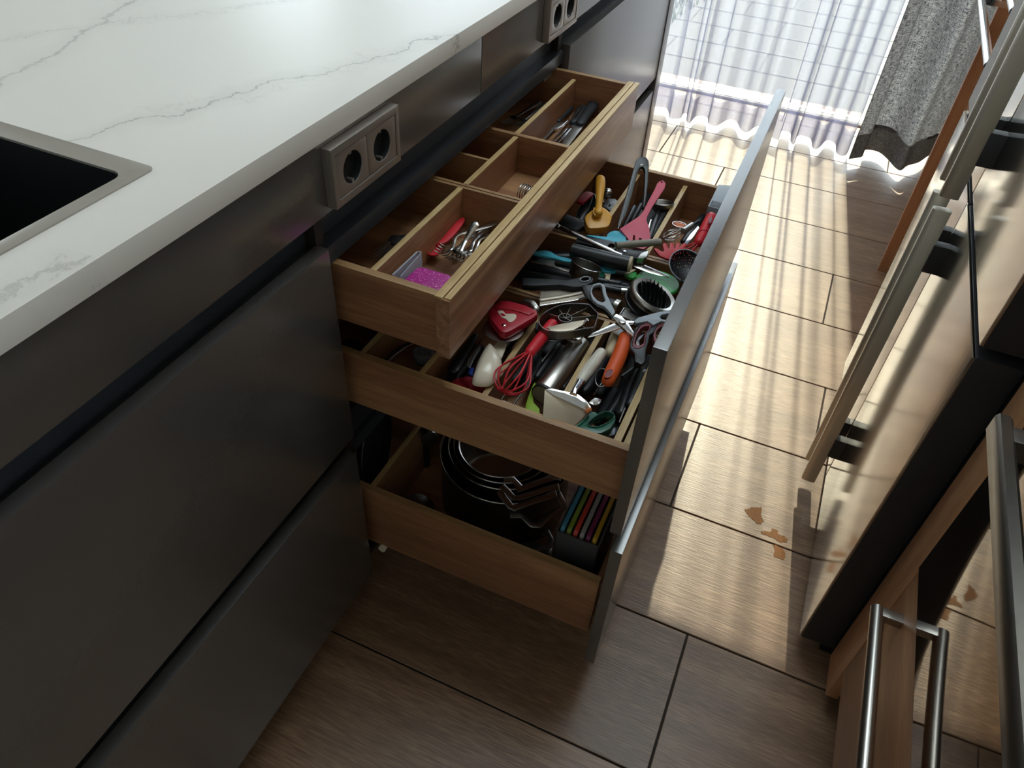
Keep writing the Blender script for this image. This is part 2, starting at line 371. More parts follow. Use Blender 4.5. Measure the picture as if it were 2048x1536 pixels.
    def lathe(s, a, d, prof, seg=32, closed=False):
        """turned shape: axis from a along d, profile of (radius, distance)"""
        x, y, z = basis(d); a = V(a); rings = []
        for r, h in prof:
            c = a + y*h
            if r < 1e-6: rings.append([s.bm.verts.new(c)])
            else: rings.append([s.bm.verts.new(c + (x*math.cos(2*PI*j/seg) + z*math.sin(2*PI*j/seg))*r) for j in range(seg)])
        q = len(rings)
        for i in range(q if closed else q-1):
            A, B = rings[i], rings[(i+1) % q]
            for j in range(seg):
                k = (j+1) % seg
                if len(A) == 1 and len(B) == 1: continue
                if len(A) == 1: s.bm.faces.new((A[0], B[k], B[j]))
                elif len(B) == 1: s.bm.faces.new((A[j], A[k], B[0]))
                else: s.bm.faces.new((A[j], A[k], B[k], B[j]))
        return s
    def strip(s, pts, h, th, smooth=1, closed=False, up=(0, 0, 1)):
        """standing band: centre line points, height h (hangs below), thickness th"""
        P = crspline(pts, smooth, closed); n = len(P); R = []
        for i in range(n):
            d = P[(i+1) % n]-P[i-1] if closed else P[min(i+1, n-1)]-P[max(i-1, 0)]
            x, y, z = basis(d, up)
            R.append([s.bm.verts.new(P[i] + x*a*th/2 + z*b) for a, b in ((1, 0), (-1, 0), (-1, -h), (1, -h))])
        for i in range(n if closed else n-1):
            A, B = R[i], R[(i+1) % n]
            for j in range(4): s.bm.faces.new((A[j], A[(j+1) % 4], B[(j+1) % 4], B[j]))
        if not closed: s.bm.faces.new(R[0][::-1]); s.bm.faces.new(R[-1])
        return s
    def build(s, name, m, parent=None, ang=40, kind=None, label=None, loc=None):
        r = parent
        while r is not None and r.parent is not None: r = r.parent
        off = V(loc) if loc else (r.location.copy() if r is not None else V((0, 0, 0)))
        bmesh.ops.recalc_face_normals(s.bm, faces=s.bm.faces[:])
        me = bpy.data.meshes.new(name)
        for v in s.bm.verts: v.co -= off
        s.bm.to_mesh(me); s.bm.free()
        me.materials.append(m)
        if ang: me.polygons.foreach_set('use_smooth', [True]*len(me.polygons)); me.set_sharp_from_angle(angle=math.radians(ang))
        o = bpy.data.objects.new(name, me); COL.objects.link(o)
        if parent is not None: o.parent = parent
        elif loc: o.location = loc
        if kind: o['kind'] = kind
        if label: o['label'] = label
        return o
def clone(o, delta, parent=None):
    c = o.copy(); COL.objects.link(c); c.parent = parent
    if parent is None: c.location = o.location + V(delta)
    for ch in list(o.children): clone(ch, delta, c)
    return c

# ================================================================ THE ROOM
XL, XR, YB, YF, ZC = -4.6, 1.52, -2.4, 3.42, 2.70
fl = G().box(XL, XR, YB, YF+.12, -.10, -.004).build('floor', GROUT, None, 0, 'structure')
ROW0, RH = .529, .2818
JX = {0: .567, 1: .10, 2: .457, 3: .726, 4: .22, 5: .686, 6: -.09, 7: .22, 8: -.04, 9: .80, 10: .35, -1: -.36, -2: .30, -3: -.1, -4: .3}
TL = 1.2
tile_me = None
for r in range(-4, 11):
    y0 = ROW0 + r*RH
    for k in range(-3, 3):
        x0 = JX[r] + k*TL
        if x0 > 1.5 or x0 + TL < -2.5: continue
        if tile_me is None:
            o = G().box(0, TL-.0035, 0, RH-.0035, -.010, 0, .0011, 1).build('floor_tile', FLOORW, fl, 30); tile_me = o.data
        else:
            o = bpy.data.objects.new('floor_tile', tile_me); COL.objects.link(o); o.parent = fl
        o.location = (x0+.00175, y0+.00175, 0)
# outer walls; the far wall has the terrace door and a window further left
def wallbox(name, bs, m=WALLM):
    g = G()
    for b in bs: g.box(*b)
    return g.build(name, m, None, 0, 'structure')
wallbox('wall_left', [(XL-.12, XL, YB, -1.6, -.1, ZC), (XL-.12, XL, 2.6, YF+.12, -.1, ZC), (XL-.12, XL, -1.6, 2.6, -.1, .3), (XL-.12, XL, -1.6, 2.6, 2.25, ZC)])
wallbox('wall_right', [(XR, XR+.12, YB-.12, -1.9, -.1, ZC), (XR, XR+.12, -.55, YF+.12, -.1, ZC), (XR, XR+.12, -1.9, -.55, -.1, 1.0), (XR, XR+.12, -1.9, -.55, 2.25, ZC)])
wallbox('wall_back', [(XL-.12, XR, YB-.12, YB, -.1, ZC)])
WX0, WX1, WZ = -1.75, 1.16, 2.41
VX0, VX1, VZ0, VZ1 = -4.2, -2.0, .80, 2.20
wallbox('wall_front', [(XL-.12, VX0, YF, YF+.24, -.1, ZC), (VX0, VX1, YF, YF+.24, -.1, VZ0), (VX0, VX1, YF, YF+.24, VZ1, ZC), (VX1, WX0, YF, YF+.24, -.1, ZC), (WX0, WX1, YF, YF+.24, WZ, ZC), (WX1, XR, YF, YF+.24, -.1, ZC)])
RX0, RX1, RY0, RY1 = -.40, 1.00, .95, 2.35      # unseen roof window over the aisle, added for fill light
wallbox('ceiling', [(XL-.12, RX0, YB-.12, YF+.24, ZC, ZC+.12), (RX1, XR+.12, YB-.12, YF+.24, ZC, ZC+.12), (RX0, RX1, YB-.12, RY0, ZC, ZC+.12), (RX0, RX1, RY1, YF+.24, ZC, ZC+.12)], WHITEP)
def window(name, x0, x1, z0, z1, y, splits, low=.07):
    g = G(); fw = .055
    g.box(x0, x1, y, y+.07, z0, z0+low, .003); g.box(x0, x1, y, y+.07, z1-fw, z1, .003)
    g.box(x0, x0+fw, y, y+.07, z0, z1, .003); g.box(x1-fw, x1, y, y+.07, z0, z1, .003)
    for s_ in splits: g.box(s_-.045, s_+.045, y, y+.07, z0, z1, .003)
    w = g.build(name, WHITEP, None, 30, 'structure')
    xs = [x0+fw] + [q for s_ in splits for q in (s_-.045, s_+.045)] + [x1-fw]
    for i in range(0, len(xs), 2):
        G().box(xs[i], xs[i+1], y+.032, y+.038, z0+low, z1-fw).build('pane', GLASS, w, 0)
        g2 = G(); g2.box(xs[i], xs[i+1], y-.008, y, z0+low-.012, z0+low-.003, .001); g2.build('glazing_bead', WHITEP, w, 30)
    return w
window('window_1', WX0, WX1, 0, WZ, YF+.05, [-.85], .014)
window('window_2', VX0, VX1, VZ0, VZ1, YF+.05, [-3.1])
def side_window(name, lo, hi, z0, z1, fixed, axis, splits):
    g = G(); fw = .05; gl = []
    def bx(a, b, c, d, t0, t1): return (t0, t1, a, b, c, d) if axis == 'y' else (a, b, t0, t1, c, d)
    for q in ((lo, hi, z0, z0+fw), (lo, hi, z1-fw, z1), (lo, lo+fw, z0, z1), (hi-fw, hi, z0, z1)): g.box(*bx(*q, fixed-.06, fixed))
    for s_ in splits: g.box(*bx(s_-.04, s_+.04, z0, z1, fixed-.06, fixed))
    w = g.build(name, WHITEP, None, 30, 'structure'); e = [lo+fw] + [q for s_ in splits for q in (s_-.04, s_+.04)] + [hi-fw]
    for i in range(0, len(e), 2): G().box(*bx(e[i], e[i+1], z0+fw, z1-fw, fixed-.035, fixed-.03)).build('pane', GLASS, w, 0)
side_window('fill_window_left', -1.6, 2.6, .3, 2.25, XL, 'y', (-.2, 1.2))  # unseen left window, put in to brighten the room
side_window('fill_window_right', -1.9, -.55, 1.0, 2.25, XR+.09, 'y', (-1.22,))  # unseen window behind the camera, added as fill for the island fronts
g = G()
for q in ((RX0, RX1, RY0, RY0+.05), (RX0, RX1, RY1-.05, RY1), (RX0, RX0+.05, RY0, RY1), (RX1-.05, RX1, RY0, RY1)): g.box(*q, ZC+.02, ZC+.12)
rw = g.build('fill_window_roof', WHITEP, None, 30, 'structure')
G().box(RX0+.05, RX1-.05, RY0+.05, RY1-.05, ZC+.07, ZC+.076).build('pane', GLASS, rw, 0)
# terrace outside
te = G().box(-4, 5, YF+.24, 9.5, -.16, -.036).build('terrace', PAVER, None, 0, 'structure')
pv = None
for j in range(9):
    for i in range(11):
        x0 = -2.6 + i*.5 + (.25 if j % 2 else 0); y0 = YF+.26 + j*.30
        if pv is None: o = G().box(0, .494, 0, .294, -.05, -.03, .004, 1).build('paver', PAVER, te, 30); pv = o.data
        else: o = bpy.data.objects.new('paver', pv); COL.objects.link(o); o.parent = te
        o.location = (x0, y0, 0)
# strip of lawn beyond the pavers
lg = bmesh.new()
for i in range(9000):
    x = random.uniform(-3.6, -.12); y = random.uniform(4.35, 6.6); a = random.uniform(0, 6.3); h = random.uniform(.03, .07); w = .004
    if x > -.45 - .0*y + (y-4.35)*.12: continue
    lx, ly = random.uniform(-.02, .02), random.uniform(-.02, .02)
    p = [lg.verts.new(q) for q in ((x-w*math.cos(a), y-w*math.sin(a), -.03), (x+w*math.cos(a), y+w*math.sin(a), -.03), (x+lx, y+ly, -.03+h))]
    lg.faces.new(p)
lm = bpy.data.meshes.new('lawn'); lg.to_mesh(lm); lg.free(); lm.materials.append(GRASS)
lo = bpy.data.objects.new('lawn', lm); COL.objects.link(lo); tag(lo, 'pale green lawn beyond the terrace pavers, blurred by the voile', 'grass', kind='stuff')

# ================================================================ CURTAINS
def curtain(name, path, z0, z1, m, parent=None, th=0, uvs=True, sm=6, drift=.0):
    P = crspline(path, sm, False); me = bpy.data.meshes.new(name); vs = []; fs = []; us = []
    NZ = 14; u = 0; n = len(P)
    for i, p in enumerate(P):
        if i: u += (P[i]-P[i-1]).length
        for k in range(NZ+1):
            t = k/NZ; z = z0 + (z1-z0)*t
            vs.append((p.x + drift*math.sin(i*.11+2*t)*t, p.y*(1-.25*t) + drift*.5*math.sin(i*.07+3*t), z)); us.append((u, z))
    for i in range(n-1):
        for k in range(NZ):
            a = i*(NZ+1)+k; fs.append((a, a+NZ+1, a+NZ+2, a+1))
    me.from_pydata(vs, [], fs); uvl = me.uv_layers.new(name='UVMap')
    for poly in me.polygons:
        for li in poly.loop_indices: uvl.data[li].uv = us[me.loops[li].vertex_index]
    me.polygons.foreach_set('use_smooth', [True]*len(me.polygons)); me.materials.append(m)
    o = bpy.data.objects.new(name, me); COL.objects.link(o)
    if parent is not None: o.parent = parent
    return o
hem = [(-.1495,3.1573,.025),(-.1186,3.1608,.025),(-.0926,3.1112,.025),(-.0788,3.0713,.025),(-.0529,3.0736,.025),(-.0365,3.0953,.025),(-.0388,3.1251,.025),(-.0353,3.1466,.025),(-.0237,3.1462,.025),(-.0103,3.0824,.025),(.0072,3.0577,.025),(.0116,3.093,.025),(.0164,3.1399,.025),(.0355,3.1621,.025),(.0641,3.1527,.025),(.0795,3.1005,.025),(.1112,3.088,.025),(.1291,3.1345,.025),(.142,3.1763,.025),(.1626,3.1921,.025),(.1864,3.1708,.025),(.2104,3.1144,.025),(.2358,3.0921,.025),(.2506,3.121,.025),(.2604,3.1645,.025),(.2845,3.1845,.025),(.3277,3.1214,.025),(.3425,3.1024,.025),(.3566,3.092,.025),(.3696,3.0931,.025),(.3681,3.145,.025),(.3666,3.1813,.025),(.3843,3.194,.025),(.4055,3.1782,.025),(.4159,3.107,.025),(.4302,3.0756,.025),(.434,3.1089,.025),(.4342,3.1659,.025),(.4544,3.1844,.025),(.4873,3.1683,.025),(.5054,3.0895,.025),(.521,3.0828,.025),(.533,3.1161,.025),(.545,3.1801,.025),(.5617,3.1942,.025),(.5856,3.1713,.025),(.5963,3.0951,.025),(.6174,3.0693,.025),(.6348,3.0916,.025),(.6407,3.1469,.025)]
left = []
for i in range(64):
    x = -1.72 + i*.0241; left.append((x, 3.16 + .05*math.sin(i*1.25) + .015*math.sin(i*.7), .025))
hem = [p for p in left if p[0] < hem[0][0]-.02] + hem
sc = thing('sheer_curtain', 'white translucent voile curtain with soft folds hanging at the terrace door', 'curtain', (0, 3.15, 0))
curtain('voile', [(p[0], p[1]-3.15, 0) for p in hem], .022, 2.56, SHEER, sc)
curtain('voile_hem', [(p[0], p[1]-3.15+.003, 0) for p in hem], .022, .115, SHEER, sc)
dh = [(.6466,3.0367,.05),(.6667,3.0572,.05),(.6934,3.0894,.05),(.699,3.1583,.05),(.7468,3.1687,.05),(.7838,3.1222,.05),(.8184,3.0538,.05),(.8402,3.0417,.05),(.8617,3.0972,.05),(.9004,3.151,.05)]
dh += [(dh[-1][0]+.05+.055*i, 3.2+.055*math.cos(i*1.7), .05) for i in range(8)]
dc = thing('grey_drape', 'dark grey linen curtain gathered beside the white voile', 'curtain', (0, 3.15, 0))
curtain('drape_cloth', [(p[0], p[1]-3.15+.004, 0) for p in dh], .125, 2.56, DRAPE, dc, drift=.004)
curtain('hem_band', [(p[0], p[1]-3.15, 0) for p in dh], .03, .135, DHEM, dc, drift=.0)
tr = thing('curtain_rail', 'white curtain rail under the ceiling above the terrace door', 'rail', (0, 3.15, 2.562))
G().box(-1.8, 1.5, 3.10, 3.20, 2.562, 2.66, .004).build('rail_profile', WHITEP, tr)

# ================================================================ ISLAND
ZT, ZTB = .942, .9163
wt = thing('worktop', 'white stone-look worktop with thin grey veins on the kitchen island', 'worktop', (-.5, 1.0, ZTB))
XE, YE = -1.05, 2.362
sk = [(-.55, -.10), (-.070, -.10), (-.070, .458), (-.55, .458)]
g = G().slab([[(XE, -.45, ZT), (.004, -.45, ZT), (.004, YE, ZT), (XE, YE, ZT)], [(x, y, ZT) for x, y in sk]], ZT-ZTB, .0012)
g.build('worktop_slab', MARBLE, wt, 30)
si = thing('sink', 'black sink with a pale metal flange set in the white worktop', 'sink', (-.3, .2, .74))
def rrect(x0, x1, y0, y1, r, z, n=5):
    out = []
    for cx, cy, a0 in ((x1-r, y1-r, 0), (x0+r, y1-r, 90), (x0+r, y0+r, 180), (x1-r, y0+r, 270)):
        for i in range(n+1):
            a = math.radians(a0+90*i/n); out.append((cx+r*math.cos(a), cy+r*math.sin(a), z))
    return out
G().slab([rrect(-.56, -.063, -.108, .465, .008, ZT+.0016), rrect(-.53, -.0785, -.08, .4415, .012, ZT+.0016)], .004, .0006).build('flange', SINKM, si, 30)
g = G(); A = rrect(-.53, -.0785, -.08, .4415, .012, ZT-.001); B = rrect(-.52, -.0885, -.07, .4315, .03, ZT-.19)
va = [g.bm.verts.new(p) for p in A]; vb = [g.bm.verts.new(p) for p in B]
for i in range(len(A)): g.bm.faces.new((va[i], va[(i+1) % len(A)], vb[(i+1) % len(A)], vb[i]))
g.bm.faces.new(vb); g.build('bowl', SINKB, si, 30)
# dark fascia panels between worktop and drawers
for y0, y1, lb in ((-.45, 1.0445, 'long dark grey fascia panel below the worktop near the sink'), (1.0465, 2.20, 'dark grey fascia panel below the worktop towards the window'), (2.202, 2.292, 'short dark grey fascia piece at the far end of the island')):
    o = G().box(-.022, -.001, y0, y1, .828, ZTB-.0005, .0012).build('fascia_panel', GREY, None, 30, loc=(-.011, (y0+y1)/2, .828)); tag(o, lb, 'panel')
def socket(y0, label):
    t = thing('double_socket', label, 'socket', (0, y0, .838))
    y1 = y0+.146; z0, z1 = .8355, .9085
    G().slab([[(.0125, y0, z0), (.0125, y1, z0), (.0125, y1, z1), (.0125, y0, z1)], [(.0125, y0+.0074, z0+.0094), (.0125, y1-.0074, z0+.0094), (.0125, y1-.0074, z1-.0094), (.0125, y0+.0074, z1-.0094)]], .0135, .001, n=(1, 0, 0.0001)).build('cover_frame', SOCK, t, 30)
    G().box(-.0005, .0012, y0+.002, y1-.002, z0+.002, z1-.002).build('back_box', BLACKM, t, 0)
    for k in range(2):
        a = y0+.0082+k*.0651; b = a+.0640; c = ((a+b)/2, (z0+z1)/2)
        hole = [(.0112, c[0]+.0195*math.cos(2*PI*i/28), c[1]+.0195*math.sin(2*PI*i/28)) for i in range(28)]
        pl = G().slab([[(.0116, a, z0+.0103), (.0116, b, z0+.0103), (.0116, b, z1-.0103), (.0116, a, z1-.0103)], hole], .010, .0006, n=(1, 0, 0.0001)).build('socket_plate', SOCK, t, 30)
        g = G().lathe((.0105, c[0], c[1]), (-1, 0, 0), [(.0195, 0), (.0185, .0125), (0, .0125)], 28); g.build('socket_well', BLACKM, pl, 30)
        g = G()
        for s_ in (-1, 1): g.lathe((-.0015, c[0]+s_*.0095, c[1]), (1, 0, 0), [(.003, 0), (.003, .0008), (0, .0008)], 10)
        g.build('contact_hole', RUBBER, pl, 30)
        for s_ in (-1, 1): G().box(-.002, .010, c[0]-.002, c[0]+.002, c[1]+s_*.0175-.002, c[1]+s_*.0175+.002, .0005).build('earth_clip', SOCK, pl, 30)
    return t
socket(.632, 'nickel double power socket near the sink, above the open drawers')
socket(1.292, 'nickel double power socket further along the island')
def channel(t, y0, y1, zt, zb):
    g = G().box(-.045, -.034, y0, y1, zb-.02, zt, 0); g.box(-.034, -.012 if zb > .6 else -.024, y0, y1, zb-.035, zb-.010, .001)
    return g.build('handle_channel', CHAN, t, 30)
F1 = (.455, .785); F2 = (.092, .4155)
def closed_unit(name, label, y0, y1, top=.90):
    t = thing(name, label, 'cabinet', (-.3, (y0+y1)/2, 0))
    g = G().box(-.62, -.046, y0, y1, .10, top); g.build('carcass', DARKIN, t, 0)
    for z0, z1 in (F1, F2): G().box(-.0185, 0, y0+.0015, y1-.0015, z0, z1, .0013).build('drawer_front', GREY, t, 30)
    channel(t, y0, y1, .828, .785); channel(t, y0, y1, .455, .4155)
    G().box(-.10, -.085, y0, y1, 0, .10).build('plinth', SKIRT, t, 0)
    return t
closed_unit('drawer_cabinet', 'dark grey drawer cabinet with two closed fronts below the sink', -.20, .6235, .74)
uc = closed_unit('drawer_cabinet', 'dark grey closed drawer cabinet at the far end of the island', 1.4515, 2.292)
G().box(-1.02, .002, 2.294, 2.352, 0, ZTB-.001, .0015).build('end_panel', GREY, uc, 30)
G().box(-.10, 1e-3-.001, 2.293, 2.2945, 0, .9).build('panel_edge', GREYIN, uc, 0)
ib = G().box(-1.02, -.64, -.45, 2.29, 0, ZTB-.001).build('island_back_panel', GREY, None, 30, loc=(-.83, .9, 0)); tag(ib, 'dark grey rear body of the kitchen island under the worktop', 'panel')
# ---- open unit
UY0, UY1 = .6265, 1.4485
t = thing('drawer_cabinet', 'dark grey drawer cabinet in mid island with three drawers pulled open', 'cabinet', (-.3, 1.04, 0)); OPEN = t
g = G().box(-.60, -.0195, UY0-.002, UY0+.014, .10, .826); g.box(-.60, -.0195, UY1-.014, UY1+.002, .10, .826); g.box(-.62, -.60, UY0, UY1, .10, .90); g.box(-.60, -.0195, UY0, UY1, .10, .116); g.box(-.60, -.05, UY0, UY1, .83, .90)
g.build('carcass', DARKIN, t, 0)
channel(t, UY0, UY1, .828, .785); channel(t, UY0, UY1, .455, .4155)
G().box(-.10, -.085, UY0, UY1, 0, .10).build('plinth', SKIRT, t, 0)
G().box(-.030, -.020, UY1-.075, UY1-.016, .735, .757, .001).build('rail_bracket', TAUPE, t)
def drawer(x0, x1, y0, y1, zb, zt, th=.012):
    d = G().box(x0, x1, y0+th, y1-th, zb, zb+.008).build('drawer', OAKX, t, 0)
    for a, b in ((y0, y0+th), (y1-th, y1)):
        sp = G().box(x0, x1, a, b, zb-.006, zt-.0016, .0006).build('side_panel', OAKX, d, 30)
        G().box(x0, x1, a+.0002, b-.0002, zt-.0017, zt, .0006).build('side_edge', OAKTOPX, d, 30)
    G().box(x0, x0+th, y0+th, y1-th, zb, zt, .0006).build('back_panel', OAKY, d, 30)
    return d
def divy(d, x, y0, y1, z0, z1, th=.0085):
    G().box(x-th/2, x+th/2, y0, y1, z0, z1-.0015).build('divider', OAKY, d, 0)
    G().box(x-th/2, x+th/2, y0, y1, z1-.0015, z1, .0004).build('divider_edge', OAKTOP, d, 30)
def divx(d, y, x0, x1, z0, z1, th=.006):
    G().box(x0, x1, y-th/2, y+th/2, z0, z1-.0015).build('divider', OAKX, d, 0)
    G().box(x0, x1, y-th/2, y+th/2, z1-.0015, z1, .0004).build('divider_edge', OAKTOPX, d, 30)
# top inner drawer
d1 = drawer(-.34, .137, .643, 1.427, .665, .748)
G().box(.135, .154, .6395, 1.4305, .656, .7475, .0007).build('drawer_front', OAKF, d1, 30)
G().box(.1335, .1445, .6395, 1.4285, .7473, .7505, .0006).build('front_edge', OAKTOP, d1, 30)
G().box(.1460, .1545, .6420, 1.4325, .7470, .7497, .0006).build('front_edge', OAKTOP, d1, 30)
for (x, a, b) in ((.030, .656, .9145), (.032, .926, 1.119), (.028, 1.131, 1.414)): divy(d1, x, a, b, .673, .7375)
for y in (.9175, .9255): divx(d1, y, -.33, .1345, .673, .7375, .0058)
divx(d1, 1.1255, -.33, .1345, .673, .7385, .0095)
divx(d1, 1.0225, -.33, .0275, .673, .735, .006)
# middle drawer
d2 = drawer(-.14, .404, .652, 1.4165, .500, .591)
G().box(.4045, .421, .6255, 1.4475, F1[0], F1[1], .0013).build('drawer_front', GREY, d2, 30)
for x in (.092, .190, .289):
    for a, b in ((.6645, .9085), (1.1235, 1.404)): divy(d2, x, a, b, .508, .581)
divy(d2, .381, .6645, .9085, .508, .581, .010); divy(d2, .381, 1.1235, 1.404, .508, .560, .010)
G().box(.389, .4045, .6645, .9085, .508, .578, .0006).build('front_rail', OAKTOP, d2, 30)
for y in (.9115, .9205, 1.1115, 1.1205): divx(d2, y, -.12, .387, .508, .580, .0062)
divy(d2, -.005, .6645, 1.404, .508, .580)
# latch cap at the far front corner
lc = G().slab([(.3494,1.42,.592),(.3746,1.4295,.592),(.3716,1.3227,.592),(.3501,1.3236,.592)], .045, .0008).build('latch_cap', GREYP, d2, 30)
g = G()
a, b, c, e = [V(p) for p in [(.3524,1.3468,.593),(.3745,1.3481,.593),(.3743,1.3265,.593),(.3525,1.325,.593)]]
for i in range(8):
    u = (i+.5)/8; g.tube([a+(b-a)*u, e+(c-e)*u], .0008, 6)
g.build('grip_ribs', BLACKP, d2, 30)
# bottom drawer
d3 = drawer(-.16, .404, .652, 1.4165, .146, .290)
G().box(.4115, .429, .6265, 1.4465, F2[0]+.004, F2[1], .0013).build('drawer_front', GREY, d3, 30)
divy(d3, -.012, .6645, 1.404, .154, .280, .010)
G().box(.396, .410, .6645, 1.404, .146, .27).build('front_rail', OAKY, d3, 30)
G().lathe((.008, .646, .135), (0, 1, 0), [(0, 0), (.007, 0), (.007, .012), (0, .012)], 16).build('runner_wheel', CREAM, d3, 30)

# ================================================================ FRIDGE
FX, FY0, FY1, FG = .752, .868, 1.722, 1.295
t = thing('fridge', 'large stainless four-door fridge with long vertical bar handles', 'fridge', (1.1, FG, 0))
G().box(.815, 1.46, FY0+.006, FY1-.006, .03, 1.76, .004).build('body', FRSIDE, t, 30)
G().box(.80, 1.40, FY0+.02, FY1-.02, 0, .03).build('foot_rail', SKIRT, t, 0)
for z0, z1 in ((.045, .722), (.738, 1.76)):
    for y0, y1, s_ in ((FY0, FG-.002, -1), (FG+.002, FY1, 1)):
        dr = G().box(FX+.004, .812, y0, y1, z0, z1, .003).build('door', FRSIDE, t, 30)
        G().box(FX, FX+.0045, y0+.001, y1-.001, z0+.001, z1-.001, .0022).build('steel_skin', FRIDGE, dr, 30)
        yc = FG + s_*.031; h0, h1 = z0+.003, min(z1-.005, 1.62)
        if z0 > .5: h0 = z0+.001
        pr = [(.7025, yc-.0045), (.7045, yc-.0068), (.712, yc-.0078), (.722, yc-.0085), (.7305, yc-.0070), (.732, yc), (.7305, yc+.0070), (.722, yc+.0085), (.712, yc+.0078), (.7045, yc+.0068), (.7025, yc+.0045)]
        G().slab([(x, y, h1) for x, y in pr], h1-h0, .0008).build('bar_handle', HANDLEM, dr, 50)
        for zz in ((h0+.115, h1-.085) if z0 < .5 else (h0+.085, h1-.1)):
            G().box(.729, FX+.0005, yc-.0095, yc+.0095, zz-.026, zz+.026, .0015).build('handle_bracket', FRSIDE, dr, 30)

# ================================================================ OVEN COLUMN
OX = .81
t = thing('oven_housing', 'cherry veneer oven housing with a bar-handled drawer below the oven', 'cabinet', (1.1, .47, 0))
g = G().box(OX+.022, 1.46, .150, .856, .06, .436); g.box(OX+.022, 1.46, .150, .165, .436, 2.2); g.box(OX+.022, 1.46, .772, .856, .436, 2.2); g.box(OX+.1, 1.46, .165, .772, 1.05, 2.2)
g.build('carcass', DARKIN, t, 0)
G().box(OX, OX+.020, .7735, .853, .045, 2.2, .001).build('filler_panel', CHERRY, t, 30)
df = G().box(OX, OX+.020, .168, .7705, .132, .4335, .0012).build('drawer_front', CHERRYY, t, 30)
hd = G().tube([(.7775, .215, .377), (.7775, .727, .377)], .0092, 20).build('bar_handle', STEELB, df, 30)
for y in (.7195, .222): G().box(.7775, OX+.001, y-.0075, y+.0075, .3695, .3845, .0015).build('handle_post', STEELB, df, 30)
G().box(OX, OX+.02, .168, .7705, 1.04, 2.2, .0012).build('upper_door', CHERRYY, t, 30)
G().box(.88, .90, .15, .856, 0, .06).build('plinth', SKIRT, t, 0)
t = thing('oven', 'built-in oven with mirror-dark glass door and thick bar handle', 'oven', (1.1, .47, .437))
G().box(OX+.012, 1.40, .170, .7685, .439, 1.036, .002).build('body', FRSIDE, t, 30)
gl = G().box(OX-.004, OX+.012, .169, .7695, .438, .885, .0015).build('glass_door', MIRR, t, 30)
G().box(OX-.004, OX+.012, .169, .7695, .89, 1.036, .0015).build('control_panel', BLACKP, t, 30)
G().slab([(x, .722, z) for x, z in ((.757, .755), (.757, .735), (.762, .728), (.772, .728), (.775, .735), (.775, .755), (.770, .760), (.760, .760))], .5, .001, n=(0, 1, 1e-4)).build('bar_handle', STEELD, gl, 40)
for y in (.698, .245): G().box(.772, OX-.002, y-.012, y+.012, .731, .757, .002).build('handle_post', STEELD, gl, 30)

# ================================================================ WOODEN CABINET BEYOND THE FRIDGE
t = thing('tall_cabinet', 'reddish cherry veneer cabinet with chrome bar handles beyond the fridge', 'cabinet', (1.1, 2.03, 0))
G().box(.862, 1.48, 1.735, 2.312, .0, 2.2).build('carcass', DARKIN, t, 0)
G().box(.812, 1.48, 2.314, 2.334, 0, 2.2, .0012).build('side_cheek', CHERRY, t, 30)
zz = [0.005, .33, .60, .70, .80, 1.0, 2.2]
for z0, z1 in ((.012, .560), (.563, .712), (.715, .812), (.815, .912), (.915, 2.2)):
    d_ = G().box(.841, .861, 1.737, 2.311, z0, z1, .0012).build('cabinet_front', CHERRY, t, 30)
    zh = {.715: .797, .815: .897}.get(z0)
    if zh:
        G().tube([(.765, 1.765, zh), (.765, 2.285, zh)], .0088, 18).build('bar_handle', CHROME, d_, 30)
        for y in (1.775, 2.275): G().box(.765, .842, y-.008, y+.008, zh-.007, zh+.007, .001).build('handle_post', CHROME, d_, 30)

# ================================================================ SPILLS ON THE FLOOR
def spill(label, pts):
    c = V(pts[0]); q = crspline([(p[0], p[1], 0) for p in pts], 5, True); m_ = sum(q, V((0, 0, 0)))/len(q)
    g = G().slab([tuple(m_ + (p-m_)*random.uniform(.86, 1.12) + V((0, 0, .0007))) for p in q], .0006)
    o = g.build('floor_spill', AMBER, None, 60, loc=(c.x, c.y, .0)); tag(o, label, 'spill', 'amber spills on the tiles')
spill('largest dried amber spill on the tiles, furthest from the fridge', [(.6089,1.1543,.0),(.6156,1.1652,.0),(.6303,1.1755,.0),(.6434,1.1758,.0),(.6458,1.1558,.0),(.6512,1.1436,.0),(.6449,1.1302,.0),(.6333,1.1348,.0),(.6233,1.1418,.0),(.6155,1.1485,.0)])
spill('middle dried amber spill on the tiles', [(.6519,1.1089,.0),(.6579,1.1176,.0),(.6701,1.1207,.0),(.6745,1.133,.0),(.6833,1.1314,.0),(.6889,1.1227,.0),(.7018,1.1218,.0),(.7063,1.1126,.0),(.6964,1.1022,.0),(.683,1.1069,.0),(.6702,1.1078,.0)])
spill('lowest dried amber spill on the tiles, nearest the camera', [(.6816,1.0894,.0),(.6908,1.091,.0),(.7027,1.0885,.0),(.7081,1.0801,.0),(.7093,1.0657,.0),(.6989,1.0593,.0),(.6882,1.0622,.0),(.6878,1.0771,.0)])

